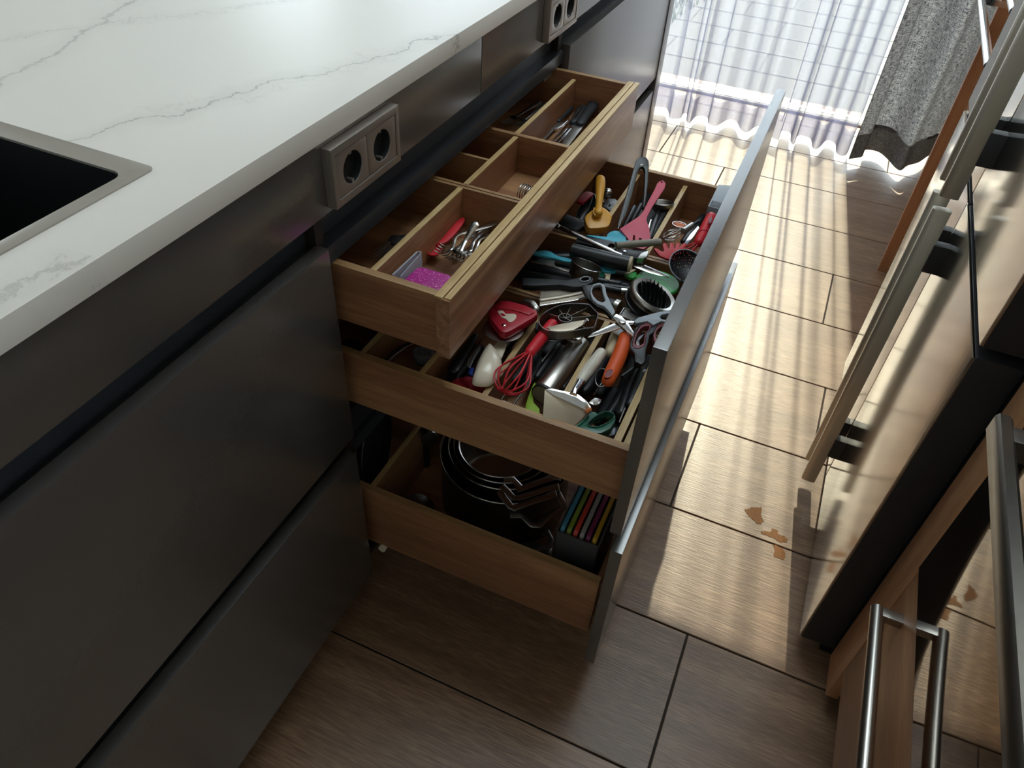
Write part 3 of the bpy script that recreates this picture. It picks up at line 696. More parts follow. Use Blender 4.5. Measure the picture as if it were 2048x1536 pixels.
# ================================================================ DRAWER CONTENTS
def T(name, label, cat, p, group=None): return thing(name, label, cat, (p[0], p[1], p[2]), group)
def ell(c, a, b, n=20):
    """closed ellipse through half axes a, b (3-D vectors) about c"""
    c, a, b = V(c), V(a), V(b)
    return [tuple(c + a*math.cos(2*PI*i/n) + b*math.sin(2*PI*i/n)) for i in range(n)]
def inset(pts, f):
    c = sum((V(p) for p in pts), V((0, 0, 0))) / len(pts)
    return [tuple(c + (V(p)-c)*f) for p in pts]
def down(pts, d): return [(p[0], p[1], p[2]-d) for p in pts]
def rod(t, name, pts, r, m, seg=10, sm=4, **k): return G().tube(pts, r, seg, smooth=sm, **k).build(name, m, t, 50)
def plate(t, name, pts, th, m, b=.0, sm=1): return G().slab(pts, th, b, sm).build(name, m, t, 35)
def fork(label, tip, neck, mid, end, m, group, w=.0115, tw=.0013):
    """cutlery fork: tine tips, shoulder, bend, handle end"""
    t = T('fork', label, 'fork', neck, group)
    tip, neck, mid, end = V(tip), V(neck), V(mid), V(end)
    G().tube([neck, neck+(mid-neck)*.35, mid, mid+(end-mid)*.6, end], [.0036, .0026, .0032, .0056, .0068], 10, smooth=4, flat=.3, rnd=True).build('handle', m, t, 60)
    d = (tip-neck); x, y, z = basis(d)
    g = G(); 
    g.slab([neck - x*.003, neck + d*.12 - x*w, neck + d*.36 - x*w, neck + d*.36 + x*w, neck + d*.12 + x*w, neck + x*.003], .0014, .0004, 2)
    for i in range(4):
        o = x*w*(-.86 + i*.573); g.tube([neck+d*.30+o-z*.0008, neck+d*.65+o-z*.003, tip+o+z*.001], [tw, tw, tw*.5], 6, smooth=3)
    g.build('tines', m, t, 50); return t
def knife(label, butt, bolster, tip, m, hm, r=.0075, w=.011, group=None, name='knife'):
    t = T(name, label, 'knife', bolster, group); butt, bolster, tip = V(butt), V(bolster), V(tip)
    G().tube([butt, butt+(bolster-butt)*.3, butt+(bolster-butt)*.75, bolster], [r*.95, r*1.1, r*.85, r], 12, smooth=4, flat=.62, rnd=True).build('handle', hm, t, 60)
    x, y, z = basis(tip-bolster); L = (tip-bolster)
    G().slab([bolster - x*w*.8, bolster + x*w*.8, bolster + L*.6 + x*w*.8, bolster + L*.9 + x*w*.35, tip - x*w*.8], .0016, .0003).build('blade', m, t, 30)
    return t

# ---------------------------------------------------------------- top drawer
GF = 'steel forks in the near right tray of the top drawer'
fork('dark fork lying along the wooden divider in the near left tray', (-.0254,.7622,.69), (-.0101,.8062,.7), (.0018,.8116,.704), (.0039,.87,.704), STEELD, 'forks in the near left tray')
fork('dark fork half hidden under another by the wooden divider', (-.0197,.7557,.684), (-.0106,.8124,.693), (-.0013,.8205,.696), (.0021,.8622,.697), STEELD, 'forks in the near left tray')
t = T('plastic_spoon', 'red plastic spoon beside the pile of steel forks', 'spoon', (.037,.829,.69))
plate(t, 'handle', [(.0369,.9027,.694),(.0407,.9049,.694),(.0451,.8993,.6936),(.0476,.8791,.6924),(.048,.8515,.6909),(.0444,.8334,.69),(.0356,.8286,.69),(.0362,.8382,.6905),(.0356,.8645,.692),(.0351,.8855,.6931)], .004, RED, .0012, 2)
c = V((.0372,.8129,.688)); ax = V((.0459,.8207,.688))-c; bx = V((.0276,.8254,.688))-c
g = G(); R0 = ell(c, ax, bx, 24); rings = []
for f, dz in ((1.0, 0), (.86, -.0035), (.55, -.0065), (.2, -.0075)): rings.append([g.bm.verts.new(V(p)*f + c*(1-f) + V((0, 0, dz))) for p in R0])
for a, b in zip(rings, rings[1:]):
    for i in range(24): g.bm.faces.new((a[i], a[(i+1) % 24], b[(i+1) % 24], b[i]))
g.bm.faces.new(rings[-1]); g.tube(R0, .0012, 6, closed=True); g.build('bowl', RED, t, 70)
fork('steel fork with its long handle curving to the back of the near tray', (.0489,.8041,.7), (.0707,.8055,.703), (.0648,.8384,.707), (.0936,.9045,.7), STEEL, GF)
fork('uppermost steel fork, its short handle pointing up out of the pile', (.0835,.7891,.697), (.0863,.8046,.706), (.0845,.8233,.712), (.0866,.8463,.725), STEEL, GF)
fork('steel fork lying between the pile and the drawer front', (.0918,.7982,.692), (.0928,.8223,.698), (.0888,.8438,.702), (.0856,.8758,.7), STEEL, GF)
fork('steel fork closest to the pale front edge of the top drawer', (.0953,.8109,.688), (.0954,.8328,.694), (.0922,.8551,.698), (.0967,.8887,.694), STEEL, GF)
fork('steel fork at the bottom of the pile with dark tines', (.0574,.8074,.684), (.0662,.8335,.687), (.069,.8549,.69), (.0794,.9039,.688), STEELD, GF)
t = T('plastic_tray', 'clear plastic box standing behind the magenta pad in the near tray', 'box', (.0151,.7779,.675))
a, b, c_, d_ = [V(p) for p in [(.0412,.6943,.716),(.0426,.7578,.716),(.0477,.7605,.716),(.0514,.698,.716)]]
g = G(); h = .034
for p, q in ((a, b), (b, c_), (c_, d_)): g.strip([p, q], h, .0012)
g.build('wall', CLEAR, t, 0)
plate(t, 'base', down([tuple(x_) for x_ in (a, b, c_, d_)], h), .0012, CLEAR)
G().tube([a+V((0, 0, .0006)), b+V((0, 0, .0006)), c_+V((0, 0, .0006))], .0011, 6).build('rim', CLEAR, t, 50)
t = T('glitter_pad', 'magenta glittery pad in the near corner of the top drawer', 'sponge', (.0565,.7613,.675))
mg = [(.0554,.6942,.7115),(.0559,.7096,.7115),(.0568,.7302,.7115),(.0587,.7343,.7115),(.0649,.7364,.7115),(.1032,.7367,.7115),(.1082,.734,.7115),(.1093,.723,.7115),(.1083,.698,.7115),(.1028,.6951,.7115)]
plate(t, 'pad', mg, .024, MAGENTA, .003, 1); plate(t, 'underlay', down(inset(mg, .98), .0245), .010, WHITEP, .001)
# coil of rings in the empty middle tray
t = T('egg_ring_stack', 'stack of thin dark metal rings lying in the middle tray of the top drawer', 'ring', (.0893,1.0442,.68))
c = V((.0872,1.032,.687)); dx = V((1, -.15, .05)).normalized()
for i in range(7): 
    x, y, z = basis(dx); cc = c + dx*(.0042*i - .004)
    G().tube([tuple(cc + (x*math.cos(2*PI*k/28) + z*math.sin(2*PI*k/28))*.0145) for k in range(28)], .0011, 6, closed=True).build('ring', STEELD if i % 2 else STEEL, t, 60)
plate(T('paper_scrap', 'small brown paper scrap in the dark middle left tray', 'scrap', (-.0687,1.1404,.684)), 'scrap', [(-.0726,1.1391,.686),(-.0636,1.1428,.686),(-.0629,1.1307,.686)], .0006, TAUPE)
# far trays
for i, (b0, b1_, tp, lb) in enumerate((((.0731,1.4269,.697), (.0807,1.3183,.696), (.0787,1.2223,.683), 'black handled knife with a dull broad blade next to the drawer front'),
        ((.0545,1.4042,.69), (.0629,1.3308,.69), (.0565,1.2312,.682), 'black handled knife with a bright blade in the far right tray'),
        ((.03,1.3969,.686), (.0311,1.3299,.686), (.0267,1.2478,.679), 'short black handled knife against the wooden divider in the far tray'))):
    knife(lb, b0, b1_, tp, (STEELB, CHROME, STEELD)[i], BLACKM, .0105 - .0015*i, .011, 'knives in the far right tray')
t = T('corkscrew_lever', 'curved shiny steel lever lying on the knives in the far tray', 'opener', (.0485,1.3011,.694))
plate(t, 'lever', [(.0437,1.2738,.696),(.0455,1.2835,.696),(.0478,1.2989,.696),(.0514,1.3297,.696),(.0548,1.3262,.696),(.0552,1.3086,.696),(.0544,1.2888,.696),(.0493,1.2667,.696)], .003, CHROME, .0008, 2)
rod(t, 'pin', [(.0533,1.3854,.6965),(.0558,1.3984,.6965),(.0591,1.3736,.6965),(.0621,1.3347,.6965)], .0012, CHROME, 6)
t = T('bottle_ring', 'small steel ring half hidden by the front edge in the far tray', 'ring', (.093,1.4138,.69))
G().tube(ell((.0941,1.4106,.69), (.008, 0, 0), (0, .012, .002)), .0014, 6, closed=True).build('ring', STEEL, t, 60)
for i, (tp, nk, md, en, lb) in enumerate((((-.0603,1.2721,.682), (-.0453,1.3076,.687), (-.0402,1.3275,.689), (-.0327,1.3869,.688), 'dark fork furthest from the divider in the far left tray'),
        ((-.0337,1.2735,.682), (-.0273,1.3063,.686), (-.0244,1.3247,.688), (-.0197,1.3916,.687), 'middle dark fork in the far left tray'), ((-.0227,1.2782,.68), (-.0171,1.3095,.685), (-.0167,1.3273,.686), (-.0136,1.3824,.686), 'dark fork tight against the divider in the far left tray'))):
    fork(lb, tp, nk, md, en, STEELD, 'dark forks in the far left tray', .0085)

# ---------------------------------------------------------------- middle drawer, far trays
t = T('yellow_scoop', 'mustard yellow plastic scoop with a thick handle in the far tray', 'scoop', (.1732,1.2053,.575))
rod(t, 'handle', [(.1586,1.2295,.6408),(.1649,1.2125,.6365),(.174,1.185,.6295),(.18,1.1663,.6247),(.185,1.1502,.6204)], [.0092, .0093, .0070, .0056, .0080], YELLOW, 14, 4, flat=.75, rnd=True)
hd = [(.1732,1.1734,.6168),(.1707,1.1652,.6153),(.1651,1.1494,.6123),(.1646,1.1392,.61),(.1732,1.1251,.6055),(.1804,1.1201,.6033),(.1884,1.1232,.603),(.2032,1.1332,.6035),(.2101,1.1422,.6047),(.2089,1.1578,.6086),(.2062,1.1682,.6114),(.1956,1.1757,.6145),(.1834,1.1791,.6168)]
plate(t, 'head', hd, .017, YELLOW, .004, 2)
plate(t, 'shoulder', [(.173,1.157,.6235),(.1883,1.1661,.6236),(.1926,1.1535,.6199),(.1925,1.1476,.6185),(.1874,1.1428,.618),(.1812,1.1407,.6183),(.1771,1.1436,.6196)], .006, YELLOW, .002)
t = T('red_plastic_cover', 'small dark red lid edge beside the yellow scoop', 'lid', (.1202,1.2786,.57))
plate(t, 'lid', [(.1149,1.2821,.578),(.1232,1.2902,.578),(.1338,1.2876,.578),(.1311,1.2681,.578),(.1278,1.2436,.578),(.1205,1.2416,.578),(.1147,1.2438,.578),(.1148,1.26,.578)], .006, DRED, .001, 2)
t = T('black_ladle', 'black ladle bowl with a highlight laid along its rim left of the yellow scoop', 'ladle', (.1307,1.2528,.56))
lb_ = [(.1313,1.2947,.5725),(.1258,1.2623,.5725),(.1254,1.2301,.5725),(.1312,1.195,.5725),(.1403,1.192,.5725),(.15,1.1893,.5725),(.1547,1.2203,.5725),(.1519,1.248,.5725),(.1397,1.2843,.5725)]
g = G(); c = sum((V(p) for p in lb_), V((0, 0, 0)))/len(lb_); R0 = crspline(lb_, 3, True); rings = []
for f, dz in ((1.0, 0), (.9, -.006), (.65, -.013), (.3, -.016)): rings.append([g.bm.verts.new(p*f + c*(1-f) + V((0, 0, dz))) for p in R0])
for a, b in zip(rings, rings[1:]):
    for i in range(len(R0)): g.bm.faces.new((a[i], a[(i+1) % len(R0)], b[(i+1) % len(R0)], b[i]))
g.bm.faces.new(rings[-1]); g.build('bowl', BLACKP, t, 60)
G().tube(R0, .0008, 6, closed=True).build('rim', STEEL, t, 60)  # steel line put in as the highlight along the black rim
t = T('grey_grip', 'dark grey flat grip with an oval hole behind the yellow scoop', 'utensil', (.1655,1.3096,.55))
plate(t, 'grip', [[(.16,1.3036,.566),(.1723,1.3094,.566),(.1814,1.3034,.566),(.1826,1.2781,.566),(.1813,1.2593,.566),(.1704,1.265,.566),(.1603,1.2711,.566)], [(.1688,1.2834,.566),(.1725,1.2843,.566),(.1731,1.275,.566),(.1694,1.274,.566)]], .010, GREYIN, .001)
t = T('tea_ball', 'small round steel ball beside the yellow handle', 'tea infuser', (.154,1.3108,.57))
G().lathe((.1572,1.3035,.568), (0, 0, 1), [(0, 0)] + [(.0095*math.sin(PI*i/10), .0095*(1-math.cos(PI*i/10))) for i in range(1, 10)] + [(0, .019)], 20).build('ball', STEELB, t, 80)
rod(t, 'stem', [(.1544,1.2936,.572),(.1564,1.2816,.572),(.1606,1.2709,.572)], .0022, STEEL, 8)
t = T('black_turner', 'black flat turner blade sticking out under the top drawer', 'turner', (.1342,1.1641,.58))
plate(t, 'blade', [(.1232,1.1644,.592),(.141,1.1603,.592),(.1586,1.1564,.592),(.1681,1.1442,.592),(.163,1.131,.592),(.156,1.1196,.592),(.1387,1.1186,.592),(.1212,1.1223,.592)], .003, BLACKP, .0006)
plate(t, 'ferrule', [(.156,1.1262,.588),(.1663,1.1442,.588),(.19,1.1284,.588),(.1857,1.121,.588),(.1694,1.1149,.588)], .002, STEEL, .0004)
t = T('chrome_tube', 'long bright chrome tube lying across the middle of the drawer', 'utensil', (.197,1.0681,.61))
rod(t, 'tube', [(.1353,1.0741,.6181),(.1775,1.0643,.6161),(.2209,1.0551,.614),(.2626,1.0479,.612)], [.0036, .0040, .0040, .0042], CHROME, 14, 2)
G().tube([(.135,1.0724,.6195),(.1405,1.0703,.6183)], .0046, 14).build('end_cap', STEEL, t, 50)
t = T('kitchen_knife', 'long polished knife blade pointing at the drawer front', 'knife', (.3032,1.0818,.58))
plate(t, 'blade', [(.2795,1.0723,.59),(.2865,1.0746,.5898),(.2977,1.0755,.589),(.3195,1.0733,.587),(.3417,1.0708,.5849),(.344,1.0663,.584),(.3266,1.0627,.5849),(.3082,1.0608,.586),(.2906,1.0621,.5876),(.2825,1.0633,.5885)], .0018, STEEL, .0003)
t = T('black_tongs', 'tall black kitchen tongs leaning on the far drawer wall', 'tongs', (.192,1.3538,.56))
tg = [(.2242,1.1581,.5958),(.2208,1.161,.5982),(.2174,1.1888,.6134),(.2149,1.2134,.6264),(.2105,1.2484,.6444),(.2067,1.2777,.659),(.2058,1.2908,.6652),(.2088,1.2983,.6678),(.2137,1.3021,.6682),(.2209,1.3038,.6671),(.2271,1.2993,.6635),(.2307,1.2914,.659),(.2419,1.2589,.641),(.2485,1.2322,.6264),(.252,1.2137,.6162),(.2491,1.2138,.6171),(.2443,1.2322,.6275),(.2361,1.2556,.641),(.2282,1.2777,.6534),(.2242,1.2828,.6568),(.2201,1.2829,.6579),(.2167,1.2785,.6568),(.2172,1.2678,.6517),(.224,1.2208,.6275),(.2272,1.1864,.6095),(.225,1.1666,.5999)]
plate(t, 'frame', tg, .009, BLACKP, .002)
rod(t, 'trim', [(.2134,1.2589,.6645),(.2193,1.2071,.6306),(.2247,1.1593,.598)], .0011, GREYP, 6)
plate(t, 'release_tab', [(.2186,1.2713,.6682),(.2234,1.2747,.6683),(.2246,1.2715,.6674),(.2197,1.268,.6673)], .001, STEEL, .0002)
rod(t, 'tip', [(.2215,1.17,.596),(.2244,1.1535,.596)], .0018, STEEL, 8, 1)
t = T('pink_turner', 'dusty pink slotted silicone turner lying on the far dividers', 'turner', (.2513,1.2291,.59))
pk = [(.2584,1.2798,.6399),(.2637,1.2835,.6401),(.2699,1.2788,.6387),(.2723,1.265,.6361),(.27,1.2364,.6313),(.2675,1.2083,.6265),(.2671,1.1807,.6214),(.2691,1.1686,.6189),(.2794,1.1532,.6148),(.2899,1.129,.6088),(.2947,1.117,.6058),(.2871,1.0999,.6031),(.2715,1.0957,.604),(.2527,1.1116,.6094),(.2341,1.1259,.6143),(.245,1.1512,.6181),(.2542,1.1729,.6213),(.2564,1.1892,.6241),(.2562,1.2169,.6292),(.2567,1.2546,.6358),(.2558,1.2709,.6387)]
plate(t, 'turner', [pk, [(.2596,1.278,.6395),(.2618,1.2806,.6398),(.2644,1.2793,.6393),(.2629,1.2756,.6388)], [(.2599,1.123,.6109),(.2633,1.1233,.6106),(.2682,1.1069,.6067),(.2645,1.1069,.6071)], [(.2712,1.1217,.6094),(.2758,1.1225,.609),(.2791,1.1056,.6052),(.2752,1.1064,.6058)]], .006, PINK, .0015)
t = T('serving_ladle', 'dark rimmed steel ladle standing behind the pink turner', 'ladle', (.2516,1.3873,.55))
G().lathe((.2655,1.308,.585), (.15, -.25, -1), [(.0225, 0), (.0235, .001), (.0205, .010), (.0125, .019), (0, .022), (0, .0205), (.0115, .0175), (.0190, .0095), (.0215, .001), (.0225, 0)], 28).build('bowl', STEELD, t, 60)
rod(t, 'handle', [(.2663,1.291,.577),(.2701,1.2466,.577),(.2774,1.1804,.577)], [.004, .0045, .005], BLACKP, 10, 3, flat=.6)
t = T('black_rod_utensil', 'black utensil handle along the divider under the pink turner', 'utensil', (.2685,1.27,.55))
rod(t, 'handle', [(.2763,1.299,.571),(.2768,1.2574,.571),(.2791,1.1966,.571)], [.006, .0055, .005], BLACKM, 10, 3, rnd=True)
rod(t, 'ferrule', [(.262,1.248,.574),(.2645,1.2268,.574),(.2695,1.1987,.574)], .0034, STEEL, 10, 2)
for i, (p, q) in enumerate((((.2137,1.3056,.56), (.2176,1.2306,.556)), ((.2229,1.3205,.56), (.2244,1.262,.556)))):
    t = T('black_utensil_shaft', ('left', 'right')[i] + ' black shaft seen between the legs of the tongs', 'utensil', p); rod(t, 'shaft', [p, q], .0055, BLACKP, 10, 1, rnd=True)
# small whisk, red whisk, spaghetti hand
def whisk(label, tail, neck, tip, hm, wm, rh, n, spread, wr, lo=0.):
    t = T('whisk', label, 'whisk', neck, 'whisks in the middle drawer'); tail, neck, tip = V(tail), V(neck), V(tip)
    rod(t, 'handle', [tail, tail+(neck-tail)*.3, tail+(neck-tail)*.8, neck], [rh, rh*1.05, rh*.95, rh*.9], hm, 16, 4, rnd=True)
    d = tip-neck; x, y, z = basis(d)
    for k in range(n):
        a = PI*k/n + .2; e = x*math.cos(a) + z*math.sin(a)*.8
        pts = [neck + e*rh*.35, neck + d*.3 + e*spread*.55, neck + d*.68 + e*spread, neck + d*.93 + e*spread*.6, tip, neck + d*.93 - e*spread*.6, neck + d*.68 - e*spread, neck + d*.3 - e*spread*.55, neck - e*rh*.35]
        G().tube(pts, wr, 6, smooth=4).build('wire', wm, t, 60)
    return t
whisk('small steel wire whisk in the far right tray', (.3425,1.2867,.575), (.3312,1.2504,.575), (.2999,1.2055,.57), BLACKM, STEEL, .0035, 4, .012, .0007)
t = T('steel_ferrule', 'short steel tube around the small wire whisk', 'utensil', (.3302,1.2543,.575)); rod(t, 'tube', [(.3366,1.2652,.577),(.3272,1.2356,.577)], .0062, STEELB, 16, 1)
t = T('measuring_spoon', 'small brown tinted measuring spoon behind the wire whisk', 'spoon', (.315,1.252,.58))
G().tube(ell((.3155,1.2501,.58), (.013, 0, 0), (0, .010, 0)), .0011, 6, closed=True).build('rim', STEEL, t, 60)
plate(t, 'bowl', ell((.315,1.2536,.578), (.0125, 0, 0), (0, .0095, 0)), .003, COPPER, .001)
t = T('table_knife', 'thin polished blade beside the red whisk handle', 'knife', (.3447,1.238,.575)); plate(t, 'blade', [(.3484,1.2599,.582),(.3516,1.255,.582),(.3498,1.2193,.582),(.3454,1.1874,.582),(.3401,1.1845,.582),(.3425,1.2239,.582)], .0014, CHROME, .0002)
t = whisk('red silicone whisk lying against the grey drawer front', (.3697,1.2373,.617), (.3671,1.1633,.606), (.3428,1.1245,.585), RED, RED, .0098, 4, .013, .0011)
plate(t, 'hang_slot', [(.3692,1.2174,.6275),(.3722,1.2216,.6275),(.375,1.2133,.6275),(.3754,1.1986,.6275),(.3726,1.1962,.6275),(.3702,1.2042,.6275)], .001, MAROON, .0002)
rod(t, 'grip_ring', [tuple(V(p)) for p in ell((.3683,1.1849,.6095), (.0098, .004, 0), (0, 0, .0098))], .0009, DRED, 6, 1, closed=True)
t = T('spaghetti_server', 'red plastic server shaped like an open hand', 'server', (.3286,1.1464,.58))
plate(t, 'hand', [(.3017,1.1138,.6006),(.3038,1.1162,.6012),(.307,1.117,.6007),(.3148,1.1161,.5985),(.3173,1.1161,.5979),(.3183,1.1196,.5992),(.3121,1.1285,.6045),(.3136,1.1321,.6057),(.3171,1.1334,.6054),(.3204,1.13,.6032),(.3241,1.126,.6006),(.3251,1.1282,.6013),(.3227,1.1361,.6053),(.3256,1.1395,.606),(.3293,1.1391,.6051),(.3325,1.1311,.6008),(.3339,1.1326,.6012),(.3323,1.1413,.6053),(.3351,1.1445,.606),(.3382,1.1449,.6054),(.341,1.1379,.6018),(.342,1.1428,.6036),(.3444,1.1494,.6059),(.3482,1.1492,.605),(.3493,1.1424,.6018),(.3498,1.1323,.5973),(.3459,1.1211,.5933),(.3426,1.1113,.5898),(.328,1.1077,.5916),(.315,1.1065,.5942),(.307,1.1103,.5978)], .005, RED, .0014)
t = T('skimmer', 'black perforated skimmer bowl against the grey drawer front', 'skimmer', (.359,1.1303,.57))
c = V((.3676,1.0799,.606)); nz_ = V((.30, -.35, .9)).normalized()
pf = [(.031*math.cos(PI/2*i/9), -.015*math.sin(PI/2*i/9)) for i in range(10)]
G().lathe(c, nz_, pf, 40).build('bowl', PERF, t, 70)
G().tube([tuple(c + (basis(nz_)[0]*math.cos(2*PI*k/40) + basis(nz_)[2]*math.sin(2*PI*k/40))*.0312) for k in range(40)], .0011, 6, closed=True).build('rim', GREYP, t, 60)
rod(t, 'handle', [tuple(c + V((-.004, -.028, -.010))), (.376,1.0778,.57)], .006, BLACKP, 10, 1, flat=.6)

# ---------------------------------------------------------------- middle drawer, crosswise tray
t = T('taupe_stick', 'taupe wooden stick handle lying over the pink turner', 'utensil', (.2757,1.1011,.61)); rod(t, 'stick', [(.2474,1.061,.62),(.279,1.0844,.62),(.3111,1.1074,.62)], [.0055, .0062, .0062], TAUPE, 14, 2)
t = T('ring_handle', 'black handle with a round hanging hole next to the taupe stick', 'utensil', (.2121,1.0865,.6))
plate(t, 'handle', [[(.1777,1.0592,.6135),(.1876,1.0706,.6135),(.2223,1.0803,.6135),(.2378,1.0816,.6135),(.2472,1.0733,.6135),(.2487,1.0614,.6135),(.2431,1.0533,.6135),(.2298,1.0523,.6135),(.202,1.0527,.6135),(.1811,1.0499,.6135)], [(.2325,1.0646,.6135),(.2345,1.0735,.6135),(.2404,1.0736,.6135),(.2444,1.0672,.6135),(.243,1.0595,.6135),(.2366,1.0583,.6135)]], .007, BLACKP, .0015)
t = T('teapot_brush', 'turquoise silicone brush shaped like a teapot', 'brush', (.2278,1.1339,.59))
plate(t, 'silhouette', [[(.1859,1.0878,.6075),(.1968,1.0923,.6075),(.2066,1.0951,.6075),(.2198,1.0997,.6075),(.2181,1.1081,.6075),(.2199,1.1182,.6075),(.2263,1.1262,.6075),(.2358,1.1274,.6075),(.2402,1.1233,.6075),(.2444,1.1237,.6075),(.2481,1.1182,.6075),(.2536,1.1204,.6075),(.2596,1.1146,.6075),(.2591,1.106,.6075),(.2529,1.1015,.6075),(.2522,1.0981,.6075),(.2417,1.0912,.6075),(.2264,1.0894,.6075),(.2046,1.0881,.6075)], [(.2501,1.1135,.6075),(.253,1.1165,.6075),(.257,1.113,.6075),(.2562,1.1069,.6075),(.2524,1.1044,.6075)]], .0045, TEAL, .0012)
t = T('carving_knife', 'thick round black knife handle with a wooden end disc', 'knife', (.2218,1.0622,.59))
rod(t, 'handle', [(.1812,1.0299,.608),(.2029,1.0302,.608),(.2413,1.0321,.608),(.2795,1.036,.608)], [.0120, .0125, .0130, .0130], BLACKP, 18, 3)
e0 = V((.2795,1.036,.608)); ed = (e0-V((.2413,1.0321,.608))).normalized()
G().lathe(e0, ed, [(0, 0), (.0131, 0), (.0131, .004), (.0105, .0052), (.0102, .0042), (.0060, .0040), (0, .0046)], 24).build('end_disc', BEIGE, t, 40)
t = T('riveted_knife', 'black knife handle with a bright rivet and steel bolster', 'knife', (.2667,1.1041,.585))
plate(t, 'handle', [(.2465,1.0831,.601),(.2685,1.096,.601),(.2948,1.1042,.601),(.2969,1.0953,.601),(.2882,1.0878,.601),(.2841,1.0697,.601),(.2693,1.0655,.601),(.2496,1.0735,.601)], .012, BLACKP, .003)
plate(t, 'bolster', [(.286,1.0885,.6015),(.2951,1.1023,.6015),(.298,1.0829,.6015),(.2944,1.0744,.6015),(.285,1.0697,.6015)], .011, STEELB, .001)
G().lathe((.2595,1.0798,.6015), (0, 0, 1), [(.0026, -.001), (.0026, .0005), (0, .0007)], 14).build('rivet', STEEL, t, 40)
t = T('teal_spatula', 'turquoise spatula disappearing under the top drawer', 'spatula', (.1513,1.0232,.59)); plate(t, 'spatula', [(.1193,1.0033,.599),(.1296,1.0164,.599),(.14,1.0224,.599),(.1503,1.021,.599),(.1631,1.0158,.599),(.1857,1.0185,.599),(.1888,1.0111,.599),(.1764,1.0062,.599),(.1615,1.0073,.599),(.1386,1.0041,.599)], .004, TEAL, .001, 2)
t = T('teal_tip', 'small turquoise silicone tip beside the oval steel cup', 'spatula', (.2409,1.0396,.585)); plate(t, 'tip', [(.2234,1.0273,.594),(.2292,1.0312,.594),(.2371,1.0329,.594),(.2491,1.0311,.594),(.2609,1.029,.594),(.2616,1.0246,.594),(.2548,1.0196,.594),(.2399,1.0165,.594),(.2304,1.0221,.594)], .004, TEAL, .001, 2)
t = T('slotted_turner', 'dark steel slotted turner with a long opening', 'turner', (.1579,1.0077,.585))
plate(t, 'blade', [[(.1271,.9855,.5945),(.1366,1.0002,.5945),(.1423,1.0102,.5945),(.1593,1.0091,.5945),(.188,1.0129,.5945),(.1965,.9871,.5945),(.1846,.986,.5945),(.1646,.9884,.5945),(.1456,.9877,.5945)], [(.1617,1.006,.5945),(.1884,1.0089,.5945),(.1927,.9943,.5945),(.1689,.9921,.5945),(.1626,.9978,.5945)]], .0022, STEELD, .0004)
t = T('oval_cup', 'small steel cup lying on its side among the knife handles', 'cup', (.2111,1.0272,.585))
a = V((.1925,.9963,.614)); b = V((.2457,.9943,.609)); c = (a+b)/2; ax = (b-a)/2; vd = (c-V((.49, 0, 1.285))).normalized()
bx = ax.cross(vd).normalized(); bx = (vd*.88 - bx*.26*(1 if bx.z < 0 else -1)).normalized()*ax.length*.95
dd = ax.cross(bx).normalized(); dd = dd if dd.z < 0 else -dd
g = G(); rg = []
for f, h_ in ((1.0, 0), (.97, .012), (.9, .022), (.6, .026)): rg.append([g.bm.verts.new(V(p)*f + c*(1-f) + dd*h_) for p in ell(c, ax, bx, 28)])
for p, q in zip(rg, rg[1:]):
    for i in range(28): g.bm.faces.new((p[i], p[(i+1) % 28], q[(i+1) % 28], q[i]))
g.bm.faces.new(rg[-1]); g.build('cup', STEELD, t, 60); G().tube(ell(c, ax, bx, 28), .0007, 6, closed=True).build('rim', CHROME, t, 60)
t = T('black_ring_turner', 'long black handle with a ring end pointing at the grey scissors', 'turner', (.1981,.9515,.6))
plate(t, 'handle', [[(.1412,.9131,.6115),(.1563,.9189,.6115),(.1802,.9301,.6115),(.2064,.9396,.6115),(.2204,.9555,.6115),(.2295,.9646,.6115),(.2376,.9677,.6115),(.2426,.9627,.6115),(.2436,.9541,.6115),(.239,.945,.6115),(.2324,.934,.6115),(.2224,.9277,.6115),(.2011,.9233,.6115),(.1643,.9,.6115),(.149,.8948,.6115)], ell((.2313,.9552,.6115), V((.2374,.96,.6115))-V((.2313,.9552,.6115)), V((.2333,.9494,.6115))-V((.2313,.9552,.6115)), 16)], .010, BLACKM, .002)
G().tube(ell((.2314,.9547,.6118), V((.238,.9598,.6118))-V((.2314,.9547,.6118)), V((.2337,.9484,.6118))-V((.2314,.9547,.6118)), 20), .0012, 6, closed=True).build('eyelet', GREYP, t, 60)
t = T('steel_scraper', 'polished steel scraper plate with a raised rib', 'scraper', (.2039,.9282,.59))
plate(t, 'plate', [(.1697,.9234,.6005),(.19,.9418,.6005),(.2077,.9482,.6005),(.2297,.9485,.6005),(.2378,.9387,.6005),(.2462,.9255,.6005),(.2316,.9063,.6005),(.2109,.8883,.6005),(.1891,.869,.6005),(.1809,.8909,.6005)], .0016, SATIN, .0004)
G().tube([(.1853,.885,.6012),(.2077,.9048,.6012),(.2335,.9309,.6012)], [.0045, .0045, .004], 12, flat=.5, rnd=True).build('rib', SATIN, t, 60)
G().tube([(.1891,.8697,.601),(.2107,.8888,.601),(.2315,.9066,.601),(.2458,.9251,.601)], .0016, 8).build('rolled_edge', CHROME, t, 60)
t = T('peeler', 'dark green peeler with a cream square end', 'peeler', (.2394,1.0238,.58))
plate(t, 'body', [(.2287,1.0122,.59),(.2436,1.0184,.59),(.2491,1.0111,.59),(.2475,1.0026,.59),(.2341,.9967,.59)], .008, DGREEN, .002); plate(t, 'end', [(.2439,1.0186,.5905),(.2557,1.0219,.5905),(.2597,1.0014,.5905),(.2512,1.0027,.5905),(.2503,1.0109,.5905)], .007, BEIGE, .001)
